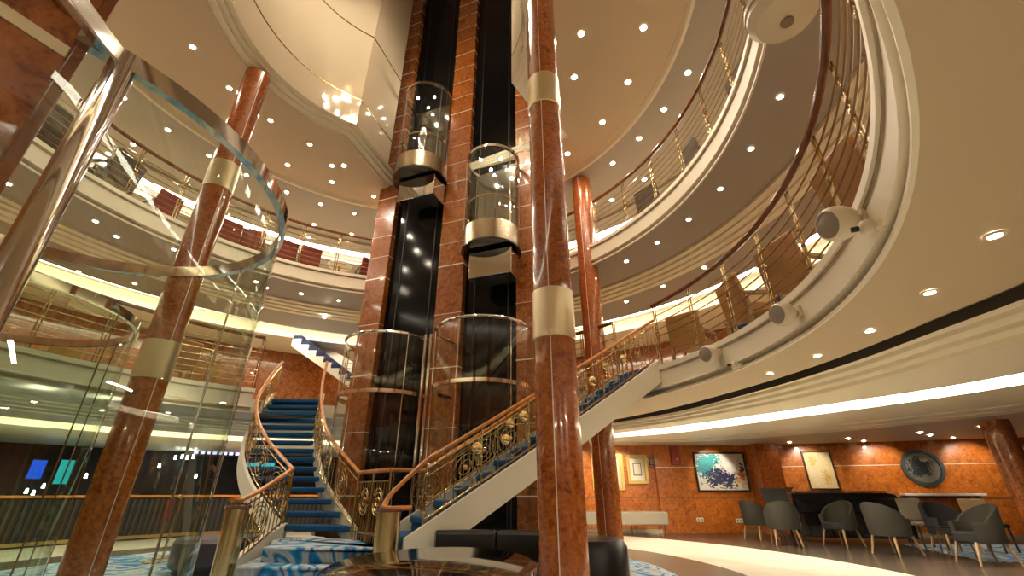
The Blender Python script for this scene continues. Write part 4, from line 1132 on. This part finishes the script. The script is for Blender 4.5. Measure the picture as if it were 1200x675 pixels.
def deckpt(px, py, z, zb, off):            # photo pixel of a chair back -> place on the deck behind the railing
    p = atz(px, py, zb); a = math.atan2(p.y - CY, p.x - CX); r = math.hypot(p.x - CX, p.y - CY)
    return pol(max(r, R0 + off + .15), a, z), a
for (px, py, rz, lb, sc) in ((956, 250, 10, 'tan leather armchair on the second deck, highest in view, behind the largest ball speaker', 1.15), (897, 330, 12, 'tan leather armchair on the second deck above the middle ball speaker', 1.1), (864, 365, -12, 'tan leather armchair on the second deck, left of the one above the middle ball speaker', 1.1), (800, 398, 20, 'tan leather armchair on the second deck, nearest the right staircase', 1.0)):
    q, a = deckpt(px, py, 2.8, 3.2, .42)
    place_chair('a', 'tan_leather', 'leg_wood', q, a + D(rz), lb, 'tan armchairs on the second deck', sc)
q, a = deckpt(834, 384, 2.8, 3.15, .95)
place_chair('a', 'navy', 'leg_wood', q, a + D(180), 'navy armchair on the second deck between the tan ones', 'navy armchairs on the second deck', 1.1)
q2, a2 = deckpt(852, 338, 2.8, 3.35, 1.9)
place_chair('a', 'navy', 'leg_wood', q2, a2 + D(180), 'navy armchair set further back on the second deck', 'navy armchairs on the second deck', 1.1)
def low_table(px, py, z, off, label):
    q, a = deckpt(px, py, z, z + .45, off)
    t = thing('side_table', label, 'table', q)
    MB().ring([(.001, z + .44), (.28, z + .44), (.28, z + .47), (.001, z + .47)], 0, 2 * PI, 32, (q.x, q.y)).build('tabletop', M['white'], t)
    MB().ring([(.001, z), (.18, z), (.18, z + .02), (.03, z + .04), (.03, z + .44), (.001, z + .44)], 0, 2 * PI, 24, (q.x, q.y)).build('pedestal', M['brass_old'], t)
low_table(925, 300, 2.8, 1.2, 'round white topped side table on the second deck behind the tan armchairs')
low_table(812, 380, 2.8, 1.35, 'round white topped side table on the second deck near the staircase')
for (px, py, rz, lb) in ((830, 108, 5, 'dark brown chair on the third deck, highest of those on the right'), (788, 186, -5, 'dark brown chair on the third deck, middle of those on the right'), (746, 236, 10, 'dark brown chair on the third deck, lowest of those on the right')):
    q, a = deckpt(px, py, 5.6, 6.0, .44)
    place_chair('b', 'brown_fabric', 'leg_dark', q, a + D(rz), lb, 'dark chairs on the third deck', .95)
for (px, py, rz, lb) in ((136, 207, 20, 'dark brown chair on the third deck, seen through the front glass enclosure'), (48, 160, 0, 'dark brown chair on the third deck, between burl pilaster and chrome post')):
    q, a = deckpt(px, py, 5.6, 6.0, .44)
    place_chair('b', 'brown_fabric', 'leg_dark', q, a + D(rz), lb, 'dark chairs on the third deck', 1.1)
for i, (px, py, rz) in enumerate(((192, 244, 10), (275, 268, 0), (303, 282, -20), (333, 297, 10), (362, 302, 10), (430, 314, 20))):
    q, a = deckpt(px, py, 5.6, 5.95, .5)
    place_chair('c', 'red_fabric', 'leg_dark', q, a + D(rz), 'dark red armchair on the third deck, %s from the left' % ('first second third fourth fifth sixth'.split()[i]), 'red armchairs on the third deck', .85)
low_table(398, 312, 5.6, .5, 'round white topped table on the third deck between the two right hand red armchairs')
# second deck, left: chest and chairs behind the glass
q, a = deckpt(238, 438, 2.8, 3.2, .6)
t = thing('cabinet', 'low tan cabinet on the second deck seen through the front glass', 'cabinet', q)
MB().box((q.x, q.y, 3.12), (.35, .62, .62), a).build('body', M['tan_leather'], t, bevel=.012)
MB().box((q.x, q.y, 3.44), (.40, .68, .03), a).build('top', M['leg_wood'], t, bevel=.006)
t = thing('basket', 'shallow openwork metal basket on the tan cabinet', 'basket', (q.x, q.y, 3.456))
b = MB()
for i in range(18):
    w1, w2 = pol(.13, 2 * PI * i / 18, 3.46, (q.x, q.y)), pol(.24, 2 * PI * (i + 1) / 18, 3.60, (q.x, q.y)); b.tube([w1, w2], .008, 5)
    w2 = pol(.24, 2 * PI * (i - 1) / 18, 3.60, (q.x, q.y)); b.tube([w1, w2], .008, 5)
b.build('weave', M['champagne'], t)
MB().tube(arc((q.x, q.y), .24, 3.60, 0, 2 * PI, 32)[:-1], .012, 6, closed=True).build('rim', M['champagne'], t)
MB().ring([(.001, 3.456), (.14, 3.456), (.14, 3.47), (.001, 3.47)], 0, 2 * PI, 24, (q.x, q.y)).build('base', M['champagne'], t)
for (px, py, lb) in ((60, 425, 'tan armchair on the second deck at the left edge, seen through two layers of glass'), (205, 425, 'tan armchair on the second deck beside the front burl pillar')):
    q, a = deckpt(px, py, 2.8, 3.2, .6)
    place_chair('a', 'tan_leather', 'leg_wood', q, a + D(10), lb, 'tan armchairs on the second deck', 1.0)

# dark wire letters standing on the third deck, left
q = atcyl(110, 193, R0 + .35); a = math.atan2(q.y - CY, q.x - CX)
uL = Vector((-math.sin(a), math.cos(a), 0)) * -1.0
def LP(x, z): return Vector((q.x, q.y, 5.66)) + uL * x + Vector((0, 0, z))
t = thing('wire_letters', 'dark wire letters behind the third deck railing beside the thick chrome post', 'letters', (q.x, q.y, 5.61))
MB().tube([LP(-.24, 0), LP(-.24, .34), LP(-.06, 0), LP(-.06, .34)], .016, 6).build('letter_n', M['black_matt'], t)
MB().tube([LP(.02, 0), LP(.02, .34)] + [LP(.02 + .17 * math.sin(PI * k / 10), .17 + .17 * math.cos(PI * k / 10)) for k in range(11)], .016, 6).build('letter_d', M['black_matt'], t)
MB().tube([LP(-.28, -.045), LP(.26, -.045)], .012, 6).build('base_bar', M['black_matt'], t)
# ================================================================== LIGHTS
ORD = 'first second third fourth fifth sixth seventh eighth ninth tenth eleventh twelfth thirteenth fourteenth fifteenth sixteenth seventeenth eighteenth nineteenth twentieth'.split() + ['twenty-' + w for w in 'first second third fourth fifth sixth seventh eighth ninth'.split()] + ['thirtieth'] + ['thirty-' + w for w in 'first second third fourth fifth sixth seventh eighth ninth'.split()]
proto_dl = {}
def downlight(p, kind='lens', r=.035):
    key = (kind, r)
    if key not in proto_dl:
        b = MB()
        b.cur = 0; b.ring([(r, -.001), (r + .018, -.001), (r + .018, -.012), (r, -.012), (r, -.001)], 0, 2 * PI, 20, (0, 0))
        b.cur = 1; b.ring([(.0005, -.004), (r, -.004)], 0, 2 * PI, 20, (0, 0))
        proto_dl[key] = b.build('downlight', [M['trim'], M[kind]], keep=True)
        o = proto_dl[key]
    else:
        o = proto_dl[key].copy(); COL.objects.link(o)
    o.location = p
    return o
def lights(pts, z, where, group, kind='lens', r=.035):
    pts = sorted(pts)
    for i, (px, py) in enumerate(pts):
        zz = z(px, py) if callable(z) else z
        if zz is None:                    # would sit on a step of the ceiling: move it to the nearest flat ring
            p = atz(px, py, ZC - .06); a = math.atan2(p.y - CY, p.x - CX); q = math.hypot(p.x - CX, p.y - CY)
            p = pol(4.45, a, ZC - .001) if q < 4.6 else pol(4.78, a, ZC - .061) if q < 5.5 else pol(6.4, a, ZC - .061) if q < 6.6 else pol(6.9, a, ZC - .121)
            o = downlight(p, kind, r)
        else: o = downlight(atz(px, py, zz), kind, r)
        tag(o, 'recessed downlight %s, %s from the left' % (where, ORD[i]), 'downlight', group)
def ztop(px, py):
    for z, lo, hi in ((ZC, 0, 4.48), (ZC - .06, 4.75, 6.42), (ZC - .12, 6.6, 6.95)):
        p = atz(px, py, z); r = math.hypot(p.x - CX, p.y - CY)
        if lo <= r <= hi: return z - .001
    return None
lights([(226, 55), (269, 103), (221, 116), (317, 141), (363, 169), (337, 193), (389, 194), (403, 194), (389, 213), (438, 230), (376, 239), (415, 250), (336, 225), (368, 263), (412, 274), (289, 205), (245, 182), (197, 152), (156, 169), (145, 114), (127, 180), (216, 202), (89, 67), (52, 134), (362, 278)], ztop, 'in the top ceiling left of the lift tower', 'left top ceiling downlights', 'lens', .036)
lights([(681, 39), (754, 32), (673, 90), (736, 96), (654, 130), (706, 143), (749, 162), (778, 128), (665, 180), (718, 191), (806, 85), (755, 210), (717, 234), (690, 237)], ztop, 'in the top ceiling right of the lift tower', 'right top ceiling downlights', 'lens', .042)
lights([(914, 113), (880, 174), (844, 221), (807, 257), (770, 284), (734, 306), (928, 244)], 5.139, 'under the third deck right of the front pillar', 'right downlights under the third deck', 'lens_small', .032)
lights([(825, 313), (777, 335), (734, 353)], 4.953, 'beyond the ceiling steps under the third deck', 'far right downlights under the third deck', 'lens_small', .034)
lights([(70, 246), (112, 259), (137, 277), (204, 292), (353, 344), (397, 352), (10, 215), (300, 330)], 5.139, 'under the third deck left of the lift tower', 'left downlights under the third deck', 'lens_small', .034)
lights([(158, 332), (230, 361), (92, 318), (380, 372)], 4.953, 'beyond the ceiling steps above the left second deck', 'far left downlights under the third deck', 'lens_small', .034)
lights([(1165, 275), (1089, 342), (1019, 387), (958, 416), (902, 437)], 2.359, 'in the wide tan soffit under the second deck', 'soffit downlights', 'lens_small', .034)
lights([(1095, 433), (1003, 455), (928, 471), (852, 478), (805, 490)], 2.318, 'between the soffit steps and the lounge cove light', 'inner lounge downlights', 'lens_small', .034)
lights([(1078, 507), (1117, 513), (994, 514), (1012, 517), (1150, 500), (925, 518.3), (1090, 510)], 2.249, 'in the lounge ceiling above the piano', 'lounge downlights', 'lens_small', .03)
lights([(197, 483), (262, 471), (120, 480), (40, 470)], 2.174, 'in the low ceiling above the bar area', 'left floor downlights', 'lens_small', .03)
# chandelier in the light well above the atrium (its lamps are what the well walls mirror)
t = thing('chandelier', 'crystal chandelier of small glowing drops hanging in the light well', 'chandelier', (CX + .1, CY - .3, 10.4))
MB().tube([(CX + .1, CY - .3, 10.6), (CX + .1, CY - .3, ZT)], .03, 8).build('rod', M['brass'], t)
MB().ring([(.001, 10.6), (.9, 10.6), (.9, 10.68), (.001, 10.68)], 0, 2 * PI, 40, (CX + .1, CY - .3)).build('plate', M['brass'], t)
rnd = random.Random(5)
for i in range(30):
    r = .9 * math.sqrt((i + .5) / 30); a = i * 2.4; p = pol(r, a, 0, (CX + .1, CY - .3)); z = 10.5 - .5 * rnd.random()
    MB().tube([(p.x, p.y, z), (p.x, p.y, z + .07)], .025, 8).build('lamp', M['bulb'], t)
    MB().tube([(p.x, p.y, z + .06), (p.x, p.y, 10.61)], .004, 5).build('wire', M['brass'], t)
# world: weak warm ambience
w = bpy.data.worlds.new('room'); SC.world = w; w.use_nodes = True
w.node_tree.nodes['Background'].inputs[0].default_value = (0.9, 0.72, 0.5, 1)
w.node_tree.nodes['Background'].inputs[1].default_value = 0.05
# added, unseen lamps: fill strips behind the camera, spots to brighten the lounge walls
def lamp(kind, loc, power, col=(1.0, .87, .68), size=.1, rot=(0, 0, 0), spot=None):
    l = bpy.data.lights.new('lamp', kind); l.energy = power; l.color = col
    if kind == 'AREA': l.shape = 'RECTANGLE'; l.size = size; l.size_y = .14
    else: l.shadow_soft_size = size
    if spot: l.spot_size = D(spot); l.spot_blend = .6
    o = bpy.data.objects.new('lamp', l); COL.objects.link(o); o.location = loc; o.rotation_euler = rot
    return o
for x, y in ((-1.5, -2.2), (1.5, -2.2), (3.6, -.5), (-4.2, -1.6)): lamp('AREA', (x, y, 2.3), 38, size=1.2)  # added strip lamps out of view: brighten pillar and soffit, streak the glass
for x in (1.9, 3.05, 5.8): lamp('SPOT', (x, 12.75, 2.2), 26, rot=(D(52), 0, 0), spot=75, size=.04)  # added spots without fixtures, brightening the back wall
for s in (.12, .35, .6, .82):
    q = WL.lerp(WR, s) - nR * .95
    lamp('SPOT', (q.x, q.y, 2.2), 26, rot=(D(52), 0, aR), spot=80, size=.04)  # more added spots, brightening the right wall
# ================================================================== CAMERA
cam = bpy.data.cameras.new('camera'); co = bpy.data.objects.new('camera', cam); COL.objects.link(co)
cam.sensor_width = 36.0; cam.lens = FPX / 1200 * 36.0; cam.clip_start = .02; cam.clip_end = 100
co.location = (0, 0, EYE); co.rotation_euler = (PI / 2 + TH, 0, 0)
SC.camera = co
SC.view_settings.view_transform = 'Standard'; SC.view_settings.look = 'None'
SC.view_settings.exposure = 1.5; SC.view_settings.gamma = 1.0; SC.view_settings.use_curve_mapping = False
cy = SC.cycles
cy.max_bounces = 10; cy.diffuse_bounces = 4; cy.glossy_bounces = 5; cy.transparent_max_bounces = 24
cy.sample_clamp_indirect = 3.0; cy.caustics_reflective = False; cy.caustics_refractive = False
